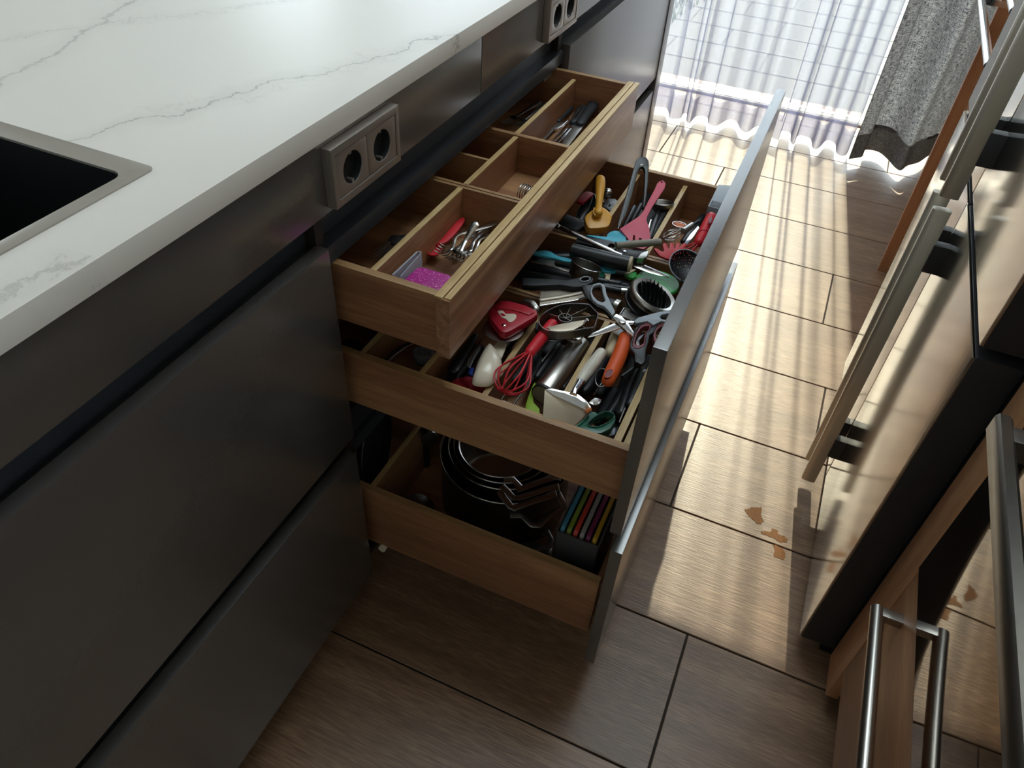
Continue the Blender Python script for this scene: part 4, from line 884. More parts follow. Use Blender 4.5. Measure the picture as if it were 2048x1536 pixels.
for i, (p, q, rr, lb) in enumerate((((.2144,.9926,.588), (.2732,1.0106,.584), .0062, 'slim black knife handle above the thicker black handle'), ((.2372,.989,.582), (.2874,1.0025,.578), .0075, 'black knife handle with a pale steel collar'), ((.2535,.995,.583), (.3001,1.0094,.581), .0055, 'dark knife handle next to the grey scissors'))):
    t = T('black_paring_knife', lb, 'knife', p, 'black knife handles in the crosswise tray'); rod(t, 'handle', [p, tuple((V(p)+V(q))/2), q], [rr, rr*1.1, rr], BLACKP, 12, 3, flat=.7, rnd=True)
    if i == 1: rod(t, 'collar', [(.2813,.9999,.5785),(.2898,1.0044,.5785)], .0078, STEELB, 14, 1, flat=.75)
t = T('bottle_opener', 'black bar tool with a pale steel band below the scissors loop', 'opener', (.2822,.9735,.57))
rod(t, 'bar', [(.272,.9497,.586),(.2842,.9474,.586),(.2924,.9474,.586)], .0095, BLACKP, 14, 2, flat=.7); rod(t, 'band', [(.2875,.9484,.5865),(.2948,.9472,.5865)], .0108, STEELB, 16, 1, flat=.75)
t = T('green_plastic_cover', 'bright green plastic lid under the steel ring gadget', 'lid', (.3262,1.0614,.57))
G().lathe((.3287,1.0538,.572), (0, .05, 1), [(0, 0), (.036, 0), (.038, .003), (.036, .006), (.030, .0055), (0, .004)], 40).build('lid', GREEN, t, 50)
t = T('green_clip', 'green plastic clip with tan edge beside the knife blade', 'clip', (.2848,1.0492,.58))
plate(t, 'clip', [(.2748,1.0383,.586),(.2833,1.0458,.586),(.2914,1.0531,.586),(.2945,1.0416,.586),(.2918,1.033,.586),(.2838,1.0316,.586)], .006, GREEN, .001); plate(t, 'edge', [(.2749,1.0373,.5875),(.2799,1.0459,.5875),(.2831,1.0557,.5875),(.2888,1.0573,.5875),(.2861,1.0507,.5875),(.2817,1.0403,.5875)], .003, BEIGE, .0006)
# ring gadget with spikes
t = T('spiral_cutter', 'steel ringed vegetable cutter with black spikes and a green body', 'cutter', (.3302,1.0324,.56))
nn = V((.34, .10, .93)).normalized(); c = V((.3432,.9576,.618)); X_, Y_, Z_ = basis(nn)
G().lathe(c, nn, [(.0385, -.010), (.0400, -.004), (.0385, .0), (.0360, .0018), (.0300, .0), (.0285, -.004), (.0285, -.012), (.036, -.014)], 56, True).build('steel_ring', STEELB, t, 50)
G().lathe(c - nn*.012, nn, [(.0375, 0), (.0375, -.006), (.036, -.007), (.036, -.010), (.0375, -.011), (.0375, -.014), (.030, -.016), (.028, -.004), (.036, .001)], 48, True).build('black_collar', BLACKP, t, 40)
G().lathe(c - nn*.026, nn, [(0, 0), (.028, 0), (.026, -.016), (.020, -.026), (0, -.026)], 36).build('body', GREEN, t, 50)
g = G(); G0 = c - nn*.010
for iy in range(7):
    for ix in range(11):
        px, py = (ix-5)*.0046, (iy-3)*.0068
        if px*px+py*py > .026**2: continue
        q = G0 + X_*px + Z_*py; hgt = .016 + .006*math.cos(py*70)
        g.lathe(q, nn + Z_*.25, [(.0018, 0), (.0015, hgt*.7), (.0004, hgt)], 6)
g.build('spikes', BLACKP, t, 40, 'stuff')
G().lathe(G0, nn, [(0, -.002), (.0275, -.002), (.0275, 0), (0, .001)], 36).build('spike_base', BLACKM, t, 40)
# scissors
t = T('grey_scissors', 'open scissors with grey plastic handles lying on top of the tools', 'scissors', (.3159,.8846,.605))
plate(t, 'handle', [[(.2517,.9321,.6235),(.2584,.9406,.6235),(.2666,.939,.6235),(.2727,.9298,.6235),(.2765,.9203,.6235),(.2832,.9097,.6235),(.289,.9016,.6235),(.3042,.8807,.6235),(.3035,.8697,.6235),(.2933,.8793,.6235),(.285,.8857,.6235),(.2739,.8865,.6235),(.2637,.8935,.6235),(.2557,.9061,.6235),(.2516,.9198,.6235)], [(.2552,.9304,.6235),(.2607,.9363,.6235),(.2658,.9322,.6235),(.2706,.92,.6235),(.2767,.9091,.6235),(.2822,.8997,.6235),(.2793,.8934,.6235),(.2706,.8949,.6235),(.2616,.9028,.6235),(.2556,.9135,.6235),(.2538,.9238,.6235)]], .006, GREYP, .0016)
plate(t, 'grip_back', [[(.2464,.9355,.6185),(.2556,.946,.6185),(.2645,.9436,.6185),(.271,.9339,.6185),(.2796,.9155,.6185),(.3025,.8767,.6185),(.2986,.8747,.6185),(.2823,.889,.6185),(.2693,.8905,.6185),(.2562,.8989,.6185),(.2457,.9104,.6185),(.2359,.924,.6185),(.2391,.9331,.6185)], [(.2538,.935,.6185),(.2593,.9423,.6185),(.2646,.9363,.6185),(.2695,.9244,.6185),(.2799,.9065,.6185),(.2768,.9006,.6185),(.2683,.9025,.6185),(.2592,.9104,.6185),(.2535,.9203,.6185)]], .007, BLACKP, .0015)
plate(t, 'blade', [(.3043,.8683,.6215),(.3063,.8787,.6215),(.3151,.8775,.6215),(.3305,.8641,.6215),(.3431,.8484,.6215),(.3443,.8399,.6215),(.3253,.853,.6215),(.3143,.86,.6215)], .002, STEEL, .0003)
plate(t, 'blade', [(.2863,.811,.6185),(.2889,.823,.6185),(.3099,.8599,.6185),(.3172,.8706,.6185),(.3265,.8754,.6185),(.3353,.8787,.6185),(.3359,.8702,.6185),(.3263,.8604,.6185),(.3149,.8445,.6185),(.2932,.8172,.6185)], .002, STEEL, .0003)
plate(t, 'handle', [[(.335,.8792,.619),(.3383,.8891,.619),(.3555,.9096,.619),(.3665,.921,.619),(.3811,.9312,.619),(.3905,.9179,.619),(.3885,.9031,.619),(.3827,.8994,.619),(.3709,.8966,.619),(.3633,.8824,.619),(.3531,.8873,.619),(.3385,.8742,.619)], [(.3671,.9119,.619),(.3799,.9246,.619),(.3857,.9154,.619),(.3816,.9036,.619),(.3706,.9012,.619),(.3662,.9051,.619)]], .006, GREYP, .0016)
G().lathe((.3206,.8633,.6215), (0, 0, 1), [(0, -.004), (.0052, -.004), (.0056, .0), (.0050, .0028), (.003, .0034), (0, .0032)], 22).build('pivot_screw', STEELB, t, 40)
t = T('flat_grater', 'small dark flat grater under the grey scissors', 'grater', (.3177,.9424,.58))
plate(t, 'plate', [(.3088,.9234,.6),(.3359,.9308,.6),(.336,.9129,.6),(.3266,.9025,.6),(.3146,.9053,.6),(.3081,.9056,.6)], .0012, PERFS); rod(t, 'frame', [(.3066,.9034,.601),(.307,.9254,.601),(.3213,.9285,.601),(.3368,.9298,.601)], .0013, CHROME, 8, 1)
t = T('drum_grater', 'perforated steel grater head above the orange handle', 'grater', (.3162,.8799,.59))
plate(t, 'head', [(.3093,.8605,.602),(.3112,.8682,.602),(.3175,.8744,.602),(.3289,.8663,.602),(.3321,.8628,.602),(.3233,.8562,.602),(.3167,.8576,.602)], .0012, PERFS); rod(t, 'frame', [(.3094,.8584,.6025),(.3163,.8565,.6025),(.3237,.8548,.6025)], .0014, BEIGE, 8, 1)
t = T('beech_handle', 'pale beech tool handle beside the orange handle', 'utensil', (.3124,.8645,.575)); rod(t, 'handle', [(.3138,.8655,.591),(.3157,.8481,.591),(.3179,.825,.591)], [.0078, .0085, .0070], BEIGE, 14, 3, rnd=True)
t = T('orange_peeler', 'thick orange plastic handle with an oval hanging hole', 'peeler', (.333,.8171,.59))
rod(t, 'handle', [(.332,.8514,.606),(.3351,.8256,.606),(.3372,.7986,.606),(.3382,.77,.606),(.339,.7502,.606)], [.0098, .0108, .0108, .0104, .0090], ORANGE, 20, 4, rnd=True)
hc = V((.3376,.7537,.616)); hx = V((.3423,.7576,.616))-hc; hy = V((.3392,.745,.616))-hc
G().slab(ell(hc, hx, hy, 20), .004, .0).build('hang_hole', MAROON, t, 40); G().tube(ell(hc, hx, hy, 22), .0007, 6, closed=True).build('hole_rim', ORANGE, t, 60)
t = T('red_scissors', 'black handled kitchen scissors with maroon loops by the drawer front', 'scissors', (.355,.8597,.6))
lo_ = [(.3417,.8426,.6165),(.3407,.8632,.6165),(.3422,.8771,.6165),(.3488,.8888,.6165),(.3584,.8955,.6165),(.3655,.8913,.6165),(.3681,.885,.6165),(.3687,.8712,.6165),(.3645,.8602,.6165),(.3669,.8457,.6165),(.3681,.8287,.6165),(.3752,.7994,.6165),(.3722,.7922,.6165),(.362,.7942,.6165),(.3567,.8097,.6165),(.3476,.8181,.6165),(.344,.8294,.6165)]
hi_ = [(.3481,.826,.6165),(.3454,.8434,.6165),(.3444,.8548,.6165),(.346,.8756,.6165),(.3511,.8858,.6165),(.3596,.8909,.6165),(.3612,.8785,.6165),(.3588,.8617,.6165),(.3641,.8354,.6165),(.3627,.8283,.6165),(.3586,.8225,.6165),(.3522,.821,.6165)]
plate(t, 'handle', [lo_, hi_], .010, BLACKP, .002)
plate(t, 'loop_liner', [inset(hi_, .985), inset(hi_, .74)], .009, MAROON, .0012)
plate(t, 'handle', [[(.3688,.8651,.615),(.3671,.8779,.615),(.3699,.8916,.615),(.3763,.9014,.615),(.3831,.895,.615),(.3853,.8742,.615),(.3802,.8546,.615),(.3767,.8495,.615),(.3734,.8522,.615)], [(.3719,.8638,.615),(.3702,.8766,.615),(.3726,.8866,.615),(.3765,.8945,.615),(.38,.8864,.615),(.3801,.8715,.615),(.3768,.8573,.615)]], .010, MAROON, .002)
plate(t, 'blade', [(.347,.8502,.6085),(.3481,.8632,.6085),(.3521,.8711,.6085),(.3556,.8764,.6085),(.3538,.8588,.6085),(.3529,.8493,.6085),(.3575,.8383,.6085),(.355,.8326,.6085)], .002, CHROME, .0003)
rod(t, 'shank', [(.3716,.8147,.604),(.3617,.7917,.604),(.3529,.7688,.604)], [.0035, .003, .0022], BLACKP, 10, 2)

# ---------------------------------------------------------------- middle drawer, near trays
t = T('pizza_cutter', 'red wedge-shaped pizza cutter with a round steel wheel', 'pizza cutter', (.1537,.824,.59))
wd_ = [(.1309,.8099,.613),(.133,.8324,.613),(.137,.8421,.613),(.151,.8462,.613),(.1737,.847,.613),(.1951,.8423,.613),(.1992,.8345,.613),(.1973,.8254,.613),(.1857,.7955,.613),(.179,.7791,.613),(.1737,.7727,.613),(.1665,.7726,.613),(.1585,.7783,.613),(.1431,.7904,.613),(.136,.797,.613)]
plate(t, 'grip', wd_, .014, DRED, .004)
plate(t, 'raised_ridge', [(.1337,.8217,.615),(.1415,.832,.615),(.158,.835,.615),(.1762,.8361,.615),(.1938,.8334,.615),(.1893,.8246,.615),(.1757,.8253,.615),(.1578,.8237,.615),(.14,.817,.615)], .003, DRED, .001)
plate(t, 'emblem', [(.1437,.8125,.6137),(.1505,.8171,.6137),(.1574,.812,.6137),(.1676,.8181,.6137),(.1739,.8141,.6137),(.1744,.8021,.6137),(.1694,.7967,.6137),(.1623,.8012,.6137),(.1545,.8026,.6137)], .001, CREAM, .0002, 2)
plate(t, 'emblem_eye', [(.1498,.8094,.6142),(.1543,.8109,.6142),(.1594,.8075,.6142),(.1563,.8042,.6142),(.1521,.8054,.6142)], .0008, DRED, .0)
G().lathe((.1659,.7865,.6132), (0, 0, 1), [(.0030, -.001), (.0030, .0006), (.0022, .0012), (0, .0012)], 16).build('rivet', STEEL, t, 40)
G().lathe((.1611,.7973,.596), (0, 0, 1), [(0, 0), (.020, 0), (.0300, .0008), (.0302, .0012), (.020, .0018), (0, .0018)], 48).build('wheel', STEELB, t, 40)
rod(t, 'thumb_guard', [(.1686,.86,.606),(.1797,.8586,.606),(.1892,.851,.606)], [.006, .008, .007], STEELB, 12, 3, rnd=True)
t = T('cream_spoon', 'glossy cream plastic spoon beside the red whisk', 'spoon', (.1655,.733,.575))
sp_ = [(.1675,.6795,.59),(.1621,.6958,.59),(.1568,.7187,.59),(.1537,.742,.59),(.1536,.7605,.59),(.1576,.7626,.59),(.1718,.7529,.59),(.1854,.738,.59),(.1935,.7194,.59),(.1948,.7008,.59),(.1896,.6851,.59),(.1774,.6783,.59)]
g = G(); R0 = crspline(sp_, 3, True); c = sum(R0, V((0, 0, 0)))/len(R0); rings = []
for f, dz in ((1.0, -.004), (.97, .002), (.82, .0085), (.55, .0125), (.25, .0145)): rings.append([g.bm.verts.new(p*f + c*(1-f) + V((0, 0, dz))) for p in R0])
for a, b in zip(rings, rings[1:]):
    for i in range(len(R0)): g.bm.faces.new((a[i], a[(i+1) % len(R0)], b[(i+1) % len(R0)], b[i]))
g.bm.faces.new(rings[-1]); g.bm.faces.new(rings[0][::-1]); g.build('bowl', CREAM, t, 70)
t = T('cream_scoop_handle', 'flat cream handle under the pizza wheel', 'utensil', (.1629,.783,.57)); plate(t, 'handle', [(.1583,.7684,.5845),(.1605,.7847,.5845),(.1738,.784,.5845),(.1777,.7649,.5845),(.1803,.7472,.5845),(.1699,.7576,.5845)], .005, CREAM, .001)
t = T('grey_palette', 'thin steel palette knife edge left of the cream spoon', 'spatula', (.1353,.7491,.57)); plate(t, 'blade', [(.1413,.7168,.578),(.1364,.7282,.578),(.1337,.7458,.578),(.1335,.7795,.578),(.141,.7609,.578),(.1432,.7349,.578),(.1468,.715,.578)], .0016, STEELD, .0003); rod(t, 'edge', [(.1403,.7196,.579),(.1359,.733,.579),(.134,.7784,.579)], .0008, CHROME, 6, 3)
t = T('black_ladle', 'long black ladle in the shadow beneath the top drawer', 'ladle', (.1141,.771,.56)); rod(t, 'handle', [(.1168,.7912,.571),(.1198,.7593,.571),(.1238,.7105,.571)], [.006, .0075, .010], BLACKP, 12, 3, flat=.5, rnd=True); rod(t, 'edge', [(.1137,.758,.577),(.1188,.7142,.577),(.1241,.6696,.577)], .0008, STEEL, 6, 3)
t = T('blue_clip', 'tiny blue clip beside the cream spoon', 'clip', (.1408,.7299,.56)); plate(t, 'clip', [(.1399,.723,.572),(.1481,.7254,.572),(.1538,.7088,.572),(.1471,.7105,.572)], .004, BLUEP, .0006)
t = T('red_silicone_lid', 'round deep red silicone lid in the near tray', 'lid', (.1462,.711,.54))
G().lathe((.1551,.695,.546), (0, 0, 1), [(0, 0), (.034, 0), (.036, .0025), (.034, .005), (.030, .004), (0, .003)], 44).build('lid', DRED, t, 50)
t = whisk('large red silicone whisk in the near tray', (.2237,.8329,.603), (.2197,.7577,.604), (.2148,.6799,.592), RED, RED, .0088, 5, .026, .00125)
t = T('steel_cylinder', 'brushed steel cylinder lying beside the red whisk', 'cylinder', (.2581,.787,.56))
a, b = V((.2684,.8449,.572)), V((.2583,.7171,.572))
G().lathe(a, b-a, [(0, 0), (.0160, 0), (.0168, .001), (.0168, (b-a).length-.001), (.0164, (b-a).length)], 40).build('barrel', STEELB, t, 50)
G().lathe(b - (b-a).normalized()*.001, b-a, [(.0172, -.003), (.0172, .0015), (.0150, .0018), (.0150, .0005)], 40).build('end_ring', BLACKP, t, 40)
G().lathe(b, b-a, [(.0152, .0008), (0, .0008)], 36).build('end_face', TAUPE, t, 40)
t = T('black_knife_grip', 'short black grip between the steel cylinder and the divider', 'knife', (.2718,.7907,.55)); rod(t, 'grip', [(.277,.7986,.566),(.2774,.774,.566),(.2769,.7496,.566)], [.0045, .0058, .006], BLACKP, 12, 3, rnd=True); rod(t, 'bolster', [(.2763,.8193,.567),(.2773,.7975,.567)], .0032, STEEL, 10, 1)
t = T('cheese_slicer', 'steel cheese slicer with a whitewashed wooden handle', 'cheese slicer', (.3048,.7016,.59))
rod(t, 'handle', [(.3107,.8031,.604),(.3086,.7789,.604),(.3062,.7537,.604),(.305,.7363,.604)], [.0080, .0088, .0084, .0068], WASHW, 16, 4, rnd=True)
rod(t, 'shank', [(.3055,.7356,.6052),(.3057,.721,.607),(.3054,.7078,.6086),(.307,.6973,.61)], [.0058, .0050, .0042, .0056], CHROME, 14, 3, flat=.7)
plate(t, 'blade', [[(.2702,.6878,.6117),(.2819,.6894,.6093),(.3071,.6914,.6034),(.3342,.6931,.5968),(.3262,.6757,.5894),(.3173,.6587,.5823),(.3004,.6566,.5859),(.2827,.6544,.5897)], [(.2812,.6882,.6089),(.2826,.6895,.6091),(.3314,.693,.5975),(.3307,.691,.5966)]], .0016, BLADE, .0003)
plate(t, 'shoulder', [(.2704,.6877,.6133),(.2783,.6928,.6137),(.2998,.6987,.6115),(.3123,.7018,.6101),(.3242,.6999,.6067),(.334,.6954,.6025),(.3376,.6913,.5999),(.3333,.6884,.5996),(.3083,.6877,.6049),(.2841,.6862,.6096)], .0035, CHROME, .0012)
plate(t, 'copper_tab', [(.3277,.6845,.6022),(.335,.692,.6043),(.3374,.6899,.6025),(.3339,.6836,.6)], .001, COPPER, .0002)
t = T('green_scissors', 'bottle green scissors handle in the near right corner', 'scissors', (.3425,.6902,.58))
plate(t, 'handle', [[(.3191,.6565,.588),(.3256,.6714,.588),(.33,.6863,.588),(.3346,.7011,.588),(.34,.7032,.588),(.3438,.7,.588),(.347,.7073,.588),(.3535,.7131,.588),(.362,.7128,.588),(.3666,.707,.588),(.3689,.6987,.588),(.3672,.683,.588),(.3596,.6703,.588),(.3504,.6647,.588),(.3403,.6639,.588),(.3313,.6558,.588)], [(.3375,.6763,.588),(.34,.6889,.588),(.3461,.7021,.588),(.354,.7107,.588),(.3627,.7096,.588),(.3646,.7025,.588),(.3602,.6904,.588),(.3526,.6798,.588),(.3436,.6746,.588)]], .014, DGREEN, .003)
G().tube([tuple(p) for p in [(.3375,.6752,.5887),(.3399,.6883,.5887),(.346,.7017,.5887),(.354,.7103,.5887),(.3632,.7093,.5887),(.3651,.7015,.5887),(.3606,.6893,.5887),(.3529,.6786,.5887),(.3437,.6735,.5887)]], .0009, 6, closed=True, smooth=2).build('loop_edge', DGREEN, t, 60)
rod(t, 'ridge', [(.3226,.6609,.5887),(.3288,.6706,.5887),(.3333,.6917,.5887)], .0014, DGREEN, 8, 3)
t = T('lime_scraper', 'lime green plastic scraper behind the cheese slicer', 'scraper', (.2437,.7119,.55)); plate(t, 'blade', [(.2354,.7417,.566),(.2391,.7421,.566),(.2393,.7288,.566),(.2506,.7042,.566),(.2629,.6964,.566),(.2718,.6769,.566),(.2621,.6767,.566),(.2474,.6802,.566),(.2426,.6959,.566),(.24,.7088,.566),(.2374,.7264,.566)], .004, LIME, .001)
t = T('masher', 'thin wire masher with toothed steel bars at the near drawer wall', 'masher', (.2104,.7251,.53))
rod(t, 'wire', [(.2281,.7925,.552),(.2249,.7442,.552),(.2221,.6937,.552)], .0016, STEELD, 8, 2); rod(t, 'wire', [(.2022,.7185,.55),(.2025,.7069,.55),(.2026,.6975,.55)], .0014, STEEL, 8, 2); rod(t, 'wire', [(.2248,.7868,.552),(.2222,.7413,.552)], .0014, STEELD, 8, 1)
plate(t, 'toothed_bar', [(.2019,.703,.548),(.2044,.7061,.548),(.219,.7052,.548),(.2187,.7029,.548),(.2199,.6981,.548),(.2151,.6989,.548),(.2102,.6979,.548),(.2049,.6974,.548)], .002, STEELB); plate(t, 'toothed_bar', [(.2224,.7048,.547),(.2385,.7044,.547),(.24,.6994,.547),(.2346,.6993,.547),(.2286,.6997,.547),(.2224,.7005,.547)], .002, STEELB)
t = T('wire_ring', 'dark steel wire ring half under the orange handle', 'ring', (.3183,.7919,.57)); G().tube(ell((.323,.7799,.58), (.0085, .002, 0), (-.004, .017, .002), 24), .0012, 6, closed=True).build('ring', STEELD, t, 60)
t = T('tin_opener', 'steel tin opener head between the cheese slicer and black handles', 'opener', (.3293,.741,.57)); plate(t, 'head', [(.3253,.7154,.588),(.327,.7227,.588),(.3298,.729,.588),(.3391,.7302,.588),(.3393,.723,.588),(.3375,.718,.588),(.3329,.7149,.588),(.3288,.7154,.588)], .002, STEELB, .0004); G().lathe((.3342,.7187,.588), (0, 0, 1), [(.0036, 0), (.0036, .001), (0, .001)], 14).build('rivet', STEEL, t, 40)
for i, (pts, rr, lb) in enumerate((([(.3697,.8584,.574),(.3716,.8094,.574),(.3741,.7522,.574)], .0075, 'thick black handle along the drawer front in the near right tray'), ([(.3639,.8464,.566),(.3634,.7849,.566),(.367,.7381,.566)], .0085, 'black handle second from the drawer front in the near right tray'), ([(.3588,.8268,.562),(.3561,.7741,.562),(.3519,.7294,.562)], .0075, 'black handle deepest in the near right tray'))):
    t = T('black_tool_handle', lb, 'utensil', pts[1], 'black tool handles in the near right tray'); rod(t, 'handle', pts, [rr, rr*1.1, rr*.9], BLACKP, 14, 3, rnd=True)
    if i == 0: G().lathe((.3737,.8213,.58), (.3, 0, 1), [(.003, 0), (.003, .002), (0, .0025)], 12).build('rivet', STEEL, t, 40)
for i, (pts, lb) in enumerate((([(.3756,.7893,.575),(.3757,.7408,.575),(.3767,.7062,.575),(.3784,.6761,.575)], 'thin steel skewer nearest the drawer front'), ([(.3709,.7816,.572),(.3705,.7415,.572),(.3717,.7149,.572)], 'shorter thin steel skewer next to the black handles'), ([(.3275,.8227,.57),(.3248,.7842,.57),(.3225,.752,.57)], 'steel skewer in the shadow behind the orange handle'))):
    t = T('skewer', lb, 'skewer', pts[0], 'steel skewers in the near right tray'); rod(t, 'rod', pts, .0011, STEEL, 6, 2)
t = T('plastic_bag', 'small clear plastic sachet in the near right corner', 'bag', (.3617,.7118,.55)); plate(t, 'sachet', [(.3565,.6917,.566),(.3601,.6979,.566),(.3643,.7084,.566),(.3695,.7088,.566),(.372,.6978,.566),(.3661,.6915,.566),(.3613,.6878,.566)], .003, CLEAR, .001)
t = T('wood_cork', 'beige wooden stopper under the green scissors', 'stopper', (.3357,.707,.54)); rod(t, 'stopper', [(.3276,.6889,.556),(.338,.6902,.556),(.3522,.6917,.556)], [.009, .011, .010], BEIGE, 14, 2)
# apple slicer
t = T('apple_slicer', 'oval steel apple slicer ring with thin spokes', 'apple slicer', (.2334,.8725,.59))
ov = [(.2099,.8124,.6185),(.208,.8231,.6185),(.2099,.8347,.6185),(.2147,.848,.6185),(.2227,.8617,.6185),(.2342,.8728,.6185),(.2472,.8802,.6185),(.2603,.885,.6185),(.2673,.8812,.6185),(.2746,.8752,.6185),(.2805,.8705,.6185),(.2839,.8577,.6185),(.2854,.8454,.6185),(.2863,.8363,.6185),(.2743,.8268,.6185),(.2633,.8157,.6185),(.2478,.8049,.6185),(.2352,.8003,.6185),(.2251,.7992,.6185),(.2159,.8039,.6185)]
G().strip(ov, .014, .0012, 3, True).build('ring', STEELD, t, 50); G().tube(crspline(ov, 3, True), .0009, 6, closed=True).build('rim', CHROME, t, 60)
hb = V((.239,.8455,.612)); 
for k, q in enumerate([(.2095,.8426,.613),(.2185,.8657,.613),(.2361,.8819,.613),(.2613,.8863,.613),(.2781,.8719,.613),(.2753,.8363,.613)]): G().strip([hb, q], .006, .0007).build('spoke', STEELD, t, 0)
G().strip(ell(hb + V((0, 0, .001)), (.010, 0, 0), (0, .010, 0), 20), .008, .0009, 1, True).build('core_ring', STEELD, t, 50)
plate(t, 'guard_plate', [(.2237,.8101,.6145),(.2396,.8272,.6145),(.2544,.8408,.6145),(.2669,.8517,.6145),(.2683,.8553,.6145),(.2706,.8549,.6145),(.2697,.8419,.6145),(.2611,.8227,.6145),(.2464,.8095,.6145),(.2344,.8042,.6145)], .0012, BLADE, .0003)
rod(t, 'curl', [(.2693,.8407,.615),(.2689,.847,.615),(.2688,.8538,.615),(.2709,.8544,.615),(.2734,.8507,.615)], .0012, CHROME, 8, 3)
plate(t, 'black_handle', [(.2002,.8268,.604),(.2047,.8292,.604),(.2113,.8208,.604),(.2204,.8178,.604),(.2304,.8178,.604),(.2465,.8239,.604),(.2484,.817,.604),(.2369,.8091,.604),(.2198,.8059,.604),(.2058,.8115,.604)], .010, BLACKM, .003)
t = T('hinged_press', 'small steel garlic press joint below the apple slicer', 'press', (.2621,.8521,.58)); rod(t, 'arm', [(.2497,.83,.596),(.2639,.8272,.596),(.2687,.8309,.596),(.2723,.8444,.596)], [.003, .0035, .0035, .002], STEEL, 10, 3); G().lathe((.268,.8265,.599), (0, 0, 1), [(.0045, -.003), (.0045, .001), (0, .002)], 16).build('hinge', STEELB, t, 40); rod(t, 'arm', [(.2536,.8302,.588),(.2621,.8282,.588),(.2715,.8344,.588)], .0045, STEELD, 10, 2)
t = T('wire_loop_tool', 'black wire loop lying left of the steel cylinder', 'utensil', (.223,.8112,.57)); rod(t, 'loop', [(.2236,.7819,.585),(.2254,.8022,.585),(.2281,.8155,.585),(.2334,.8188,.585),(.2379,.8153,.585),(.2369,.7936,.585),(.2355,.7676,.585)], .0013, STEELD, 8, 4)
for i, (pts, lb) in enumerate((([(.2398,.8254,.573),(.2375,.7852,.573),(.2369,.7477,.573)], 'slim black handle nearest the red whisk'), ([(.2481,.8257,.571),(.2472,.7864,.571),(.2464,.7489,.571)], 'slim black handle nearest the steel cylinder'))):
    t = T('black_slim_handle', lb, 'utensil', pts[1], 'slim black handles beside the red whisk'); rod(t, 'handle', pts, [.0055, .006, .0045], BLACKP, 12, 3, rnd=True)
# left tray, mostly hidden
t = T('glass_cup', 'smoky plastic measuring cup in the left tray under the top drawer', 'cup', (.0503,.7512,.54))
c = V((.0665,.7258,.571)); G().lathe(c, (.1, -.25, -1), [(.0165, 0), (.0172, .001), (.0160, .012), (.0125, .020), (0, .022), (0, .0205), (.0115, .0185), (.0150, .011), (.0158, .001)], 32).build('cup', SMOKE, t, 60)
rod(t, 'rib', [tuple(c + V((-.002, -.0165, -.002))), tuple(c + V((.001, -.013, -.018)))], .0012, STEEL, 6, 1)
t = T('steel_spoon', 'dark steel spoon curving in the left tray under the top drawer', 'spoon', (.0194,.7292,.55)); rod(t, 'stem', [(.0375,.746,.562),(.0307,.7353,.562),(.0245,.7178,.562),(.0226,.6993,.562),(.0244,.6848,.562)], [.003, .004, .006, .005, .003], STEELD, 10, 3, flat=.4)
t = T('black_disc', 'small black knob at the far left of the middle drawer', 'knob', (-.0367,.6888,.56)); G().lathe((-.0431,.6969,.55), (0, 0, 1), [(0, 0), (.017, 0), (.019, .006), (.015, .012), (0, .013)], 28).build('knob', BLACKM, t, 50)

# ---------------------------------------------------------------- bottom drawer
def strap(t, pts, w, m, name='handle'): return G().tube(pts, w*.55, 8, flat=.22).build(name, m, t, 35)
PZ = .1545
for i, (r, z0, z1, cx, cy, lb) in enumerate(((.119, PZ, .290, .164, .838, 'largest steel saucepan, holding the other pans in the bottom drawer'), (.1005, .166, .2955, .157, .843, 'middle steel saucepan nested in the largest pan'), (.0885, .178, .298, .155, .842, 'thin rimmed steel saucepan nested third in the stack'), (.0765, .190, .302, .153, .838, 'smallest steel saucepan, innermost of the nested stack'))):
    t = T('saucepan', lb, 'saucepan', (cx, cy, z0), 'nested steel saucepans'); h = z1-z0
    G().lathe((cx, cy, z0), (0, 0, 1), [(0, 0), (r-.010, 0), (r-.003, .004), (r-.001, .010), (r-.001, h-.004), (r+.002, h-.001), (r+.001, h), (r-.002, h-.002), (r-.0025, .010), (r-.010, .0035), (0, .003)], 72).build('pan', STEELB if i else STEELD, t, 50)
    G().tube([(cx+(r+.001)*math.cos(2*PI*k/72), cy+(r+.001)*math.sin(2*PI*k/72), z1) for k in range(72)], .0013, 8, closed=True).build('rim', STEEL, t, 60)
    if i == 0: hp = [(.2203,.7289,.2615),(.2385,.7387,.2617),(.2512,.7337,.2601),(.2608,.7296,.2588),(.2722,.7337,.2586),(.2796,.7565,.2613),(.2971,.7846,.264),(.2918,.7926,.2655),(.2767,.8054,.2682)]
    elif i == 1: hp = [(.1933,.7409,.298),(.2049,.733,.2963),(.2225,.7231,.294),(.2281,.722,.2936),(.2478,.745,.2952),(.2715,.7688,.2967),(.2787,.7778,.2973),(.2743,.7809,.298)]
    elif i == 2: hp = [(.1925,.751,.3015),(.2041,.7459,.3003),(.2199,.7383,.2987),(.2301,.7433,.2987),(.2569,.7719,.3003),(.2719,.7862,.3011),(.2795,.7868,.3007),(.2738,.7943,.3018)]
    else: hp = [(.192,.7603,.3061),(.2055,.7685,.3063),(.2209,.7608,.3043),(.2231,.7528,.303),(.2274,.761,.3038),(.2522,.7886,.3059),(.2681,.8042,.307),(.2741,.8025,.3063),(.2683,.8121,.308)]
    strap(t, hp, .011, STEELB)
t = T('frying_pan', 'dark pan handles low down between the saucepans and the board stand', 'pan', (.282,.7712,.17))
strap(t, [(.2791,.7398,.225),(.2829,.7532,.225),(.2967,.7386,.225),(.2966,.7224,.225),(.2889,.7155,.225)], .008, STEELD); strap(t, [(.2686,.7114,.205),(.284,.7317,.205),(.2968,.7331,.205),(.2978,.7239,.205)], .008, STEELD)
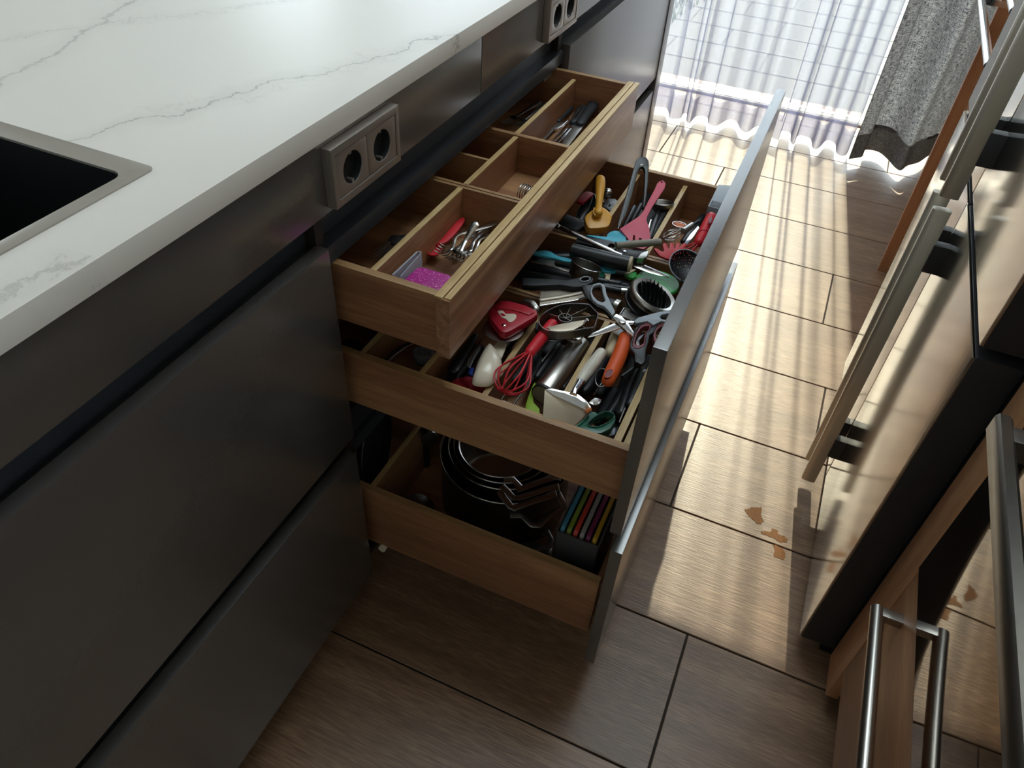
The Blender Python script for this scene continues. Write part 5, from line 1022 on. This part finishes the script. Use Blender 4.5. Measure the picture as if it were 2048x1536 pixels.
G().lathe((.272, .715, .156), (0, 0, 1), [(0, 0), (.030, 0), (.034, .006), (.034, .030), (.0325, .030), (.032, .008), (0, .004)], 48).build('pan', STEELD, t, 50)
for i in range(3):
    t = T('pan_lid', ('lowest', 'middle', 'uppermost')[i] + ' of three steel pan lids leaning left of the saucepans', 'lid', (.09, .70, .17), 'steel pan lids')
    c = V((.034 + .003*i, .712 + .002*i, .164+.012*i)); G().lathe(c, (.08, -.08, 1), [(0, .008), (.018, .006), (.033, .002), (.036, 0), (.036, -.002), (.033, 0), (.018, .004), (0, .006)], 60).build('lid', STEELD, t, 50)
t = T('lid_knob', 'short steel knob standing beside the saucepans', 'knob', (.01, .815, .16))
G().lathe((.004, .826, .272), (.55, -.5, .15), [(0, 0), (.016, 0), (.017, .004), (.0145, .010), (.0145, .016), (.017, .020), (.016, .024), (0, .025)], 32).build('knob', STEELB, t, 50)
G().tube([(.004, .826, .272), (-.002, .836, .165)], .006, 12).build('stem', BLACKM, t, 50)
t = T('dark_casserole', 'dark casserole edge in the shadow behind the lid knob', 'casserole', (.045, .985, .156)); G().lathe((.045, .985, .156), (0, 0, 1), [(0, 0), (.040, 0), (.048, .02), (.050, .10), (.047, .10), (.044, .02), (0, .006)], 40).build('pot', BLACKM, t, 50)
t = T('griddle_pan', 'thin dark pan standing on edge at the left of the bottom drawer', 'pan', (-.06, .74, .16))
c = V((-.082, .772, .246)); G().lathe(c, (1, .25, .05), [(0, 0), (.080, 0), (.087, .012), (.085, .012), (.079, .002), (0, .002)], 64).build('pan', BLACKM, t, 50); x, y, z = basis((1, .25, .05)); G().tube([tuple(c + y*.012 + (x*math.cos(2*PI*k/64) + z*math.sin(2*PI*k/64))*.0865) for k in range(64)], .0011, 6, closed=True).build('rim', STEELD, t, 60)
# chopping boards in their stand
SX0, SX1, SY0, SY1, SZ = .3115, .3845, .697, .835, .312
t = T('board_stand', 'dark grey stand holding six coloured chopping boards', 'stand', ((SX0+SX1)/2, .766, .155))
g = G(); g.box(SX0, SX0+.003, SY0, SY1, .156, SZ, .001); g.box(SX1-.003, SX1, SY0, SY1, .156, SZ, .001); g.box(SX0, SX1, SY0, SY0+.003, .156, SZ, .001); g.box(SX0, SX1, SY1-.003, SY1, .156, SZ, .001); g.box(SX0, SX1, SY0, SY1, .156, .160)
g.build('case', GREYIN, t, 30)
for k in range(7): G().box(SX0+.003+k*.0108, SX0+.0042+k*.0108, SY0+.003, SY1-.003, .162, SZ-.004).build('slot_wall', BLACKM, t, 0)
for k, (cn, hx_) in enumerate((('blue', '#3f8098'), ('green', '#7c8f2c'), ('red', '#c63f2c'), ('grey', '#9a9590'), ('purple', '#7d2250'), ('yellow', '#c2951f'))):
    m = mat('board_' + cn, hx_, .45, var=.05, vscale=60); x0 = SX0+.0058+k*.0108
    t = T('chopping_board', cn + ' chopping board standing in the dark grey stand', 'chopping board', (x0, .766, .162), 'chopping boards in the stand')
    G().slab([(x0+.0062, y, z) for y, z in [(p[0], p[1]) for p in rrect(SY0+.006, SY1-.008, .162, SZ+.004, .012, 0)]], .0070, .0010, n=(1, 0, 1e-4)).build('board', m, t, 30)

# ---------------------------------------------------------------- black handles added in place of the shade under the tools
def shade_filler(lb, pts, rr, m, grp, flat=.7, cat='utensil', name='shade_filler_tool'):
    t = T(name, lb, cat, pts[0], grp); rod(t, 'handle', pts, [rr, rr*1.12, rr*.9][:len(pts)], m, 12, 3, flat=flat, rnd=True); return t
GU = 'black tools added as shade under the top layer of the crosswise tray'
for lb, pts, rr, m in (
    ('lowest black tool added as shade under the round knife handle', [(.124,1.0713,.545),(.1985,1.0874,.545),(.2667,1.1005,.545)], .011, BLACKM),
    ('black tool added as shade under the turquoise spatula', [(.1063,1.0658,.552),(.1539,1.0915,.552),(.2106,1.11,.552)], .0105, BLACKP),
    ('black tool added as shade under the chrome tube', [(.1032,1.1251,.56),(.1611,1.1268,.56),(.2244,1.1279,.56)], .011, BLACKM),
    ('black tool added as shade deep beside the slotted turner', [(.0847,1.0426,.54),(.1386,1.0519,.54),(.2012,1.0583,.54)], .012, BLACKP),
    ('broad black tool added as shade under the ring ended handle', [(.0958,.9909,.556),(.1477,.9999,.556),(.2063,1.0164,.556)], .0115, BLACKM),
    ('black tool added as shade in front of the oval steel cup', [(.1741,1.0614,.548),(.2306,1.0534,.548),(.2778,1.0636,.548)], .0105, BLACKP),
    ('black tool added as shade reaching under the steel ringed cutter', [(.2342,1.0414,.552),(.2778,1.0426,.552),(.3154,1.0481,.552)], .010, BLACKM),
    ('short black tool added as shade under the green cover', [(.2463,1.1215,.54),(.2883,1.1203,.54),(.3294,1.1191,.54)], .010, BLACKP)):
    shade_filler(lb, pts, rr, m, GU)
GN = 'dark tools added as shade under the top layer of the near trays'
for lb, pts, rr, m in (
    ('dark tool added as shade at the bottom beside the red silicone lid', [(.117,.8058,.535),(.1171,.7654,.535),(.1157,.7261,.535)], .010, BLACKM),
    ('dark tool added as shade under the pizza wheel', [(.1566,.8622,.545),(.1552,.826,.545),(.1538,.7913,.545)], .0105, BLACKP),
    ('dark tool added as shade under the large red whisk', [(.2019,.8498,.535),(.1984,.8072,.535),(.1949,.7667,.535)], .009, BLACKM),
    ('dark tool added as shade between the red whisk and the lime scraper', [(.2172,.8433,.538),(.2179,.8003,.538),(.2174,.762,.538)], .009, BLACKP),
    ('dark tool added as shade under the apple slicer', [(.2312,.9273,.55),(.2245,.8763,.55),(.2205,.8326,.55)], .010, BLACKM),
    ('dark tool added as shade beneath the grey scissor blades', [(.2902,.9461,.548),(.2855,.8966,.548),(.2817,.8534,.548)], .0095, BLACKP),
    ('dark tool added as shade left of the whitewashed handle', [(.2742,.9016,.54),(.2741,.8599,.54),(.2731,.8229,.54)], .0085, BLACKM),
    ('dark tool added as shade right of the whitewashed handle', [(.3057,.863,.545),(.3042,.8198,.545),(.3018,.7813,.545)], .0095, BLACKP),
    ('dark tool added as shade beneath the orange handle', [(.3218,.9051,.54),(.3226,.8451,.54),(.3216,.7943,.54)], .010, BLACKM),
    ('dark tool added as shade under the black scissors', [(.347,.9182,.54),(.3505,.8659,.54),(.3504,.8151,.54)], .0105, BLACKM),
    ('dark tool added as shade beside the green scissors loop', [(.3419,.8046,.54),(.3403,.768,.54),(.338,.7354,.54)], .0095, BLACKP),
    ('dark tool added as shade lying against the front rail', [(.3696,.8008,.545),(.3699,.763,.545),(.3701,.7215,.545)], .009, BLACKM)):
    shade_filler(lb, pts, rr, m, GN)
GFAR = 'dark tools added as shade under the top layer of the far trays'
for lb, pts, rr, m in (
    ('dark tool added as shade under the yellow scoop', [(.1372,1.3286,.54),(.1481,1.27,.54),(.156,1.2088,.54)], .011, BLACKM),
    ('dark tool added as shade along the divider under the yellow scoop', [(.1585,1.3456,.535),(.1681,1.2812,.535),(.1754,1.2196,.535)], .009, BLACKP),
    ('dark tool added as shade between the tongs and the pink turner', [(.219,1.3899,.545),(.223,1.3211,.545),(.2268,1.2565,.545)], .0095, BLACKP),
    ('dark tool added as shade under the pink turner', [(.2425,1.3863,.538),(.2462,1.3088,.538),(.2496,1.2366,.538)], .0105, BLACKM),
    ('dark tool added as shade behind the small steel whisk', [(.3403,1.3664,.545),(.3347,1.3065,.545),(.3302,1.2545,.545)], .0075, BLACKP)):
    shade_filler(lb, pts, rr, m, GFAR)
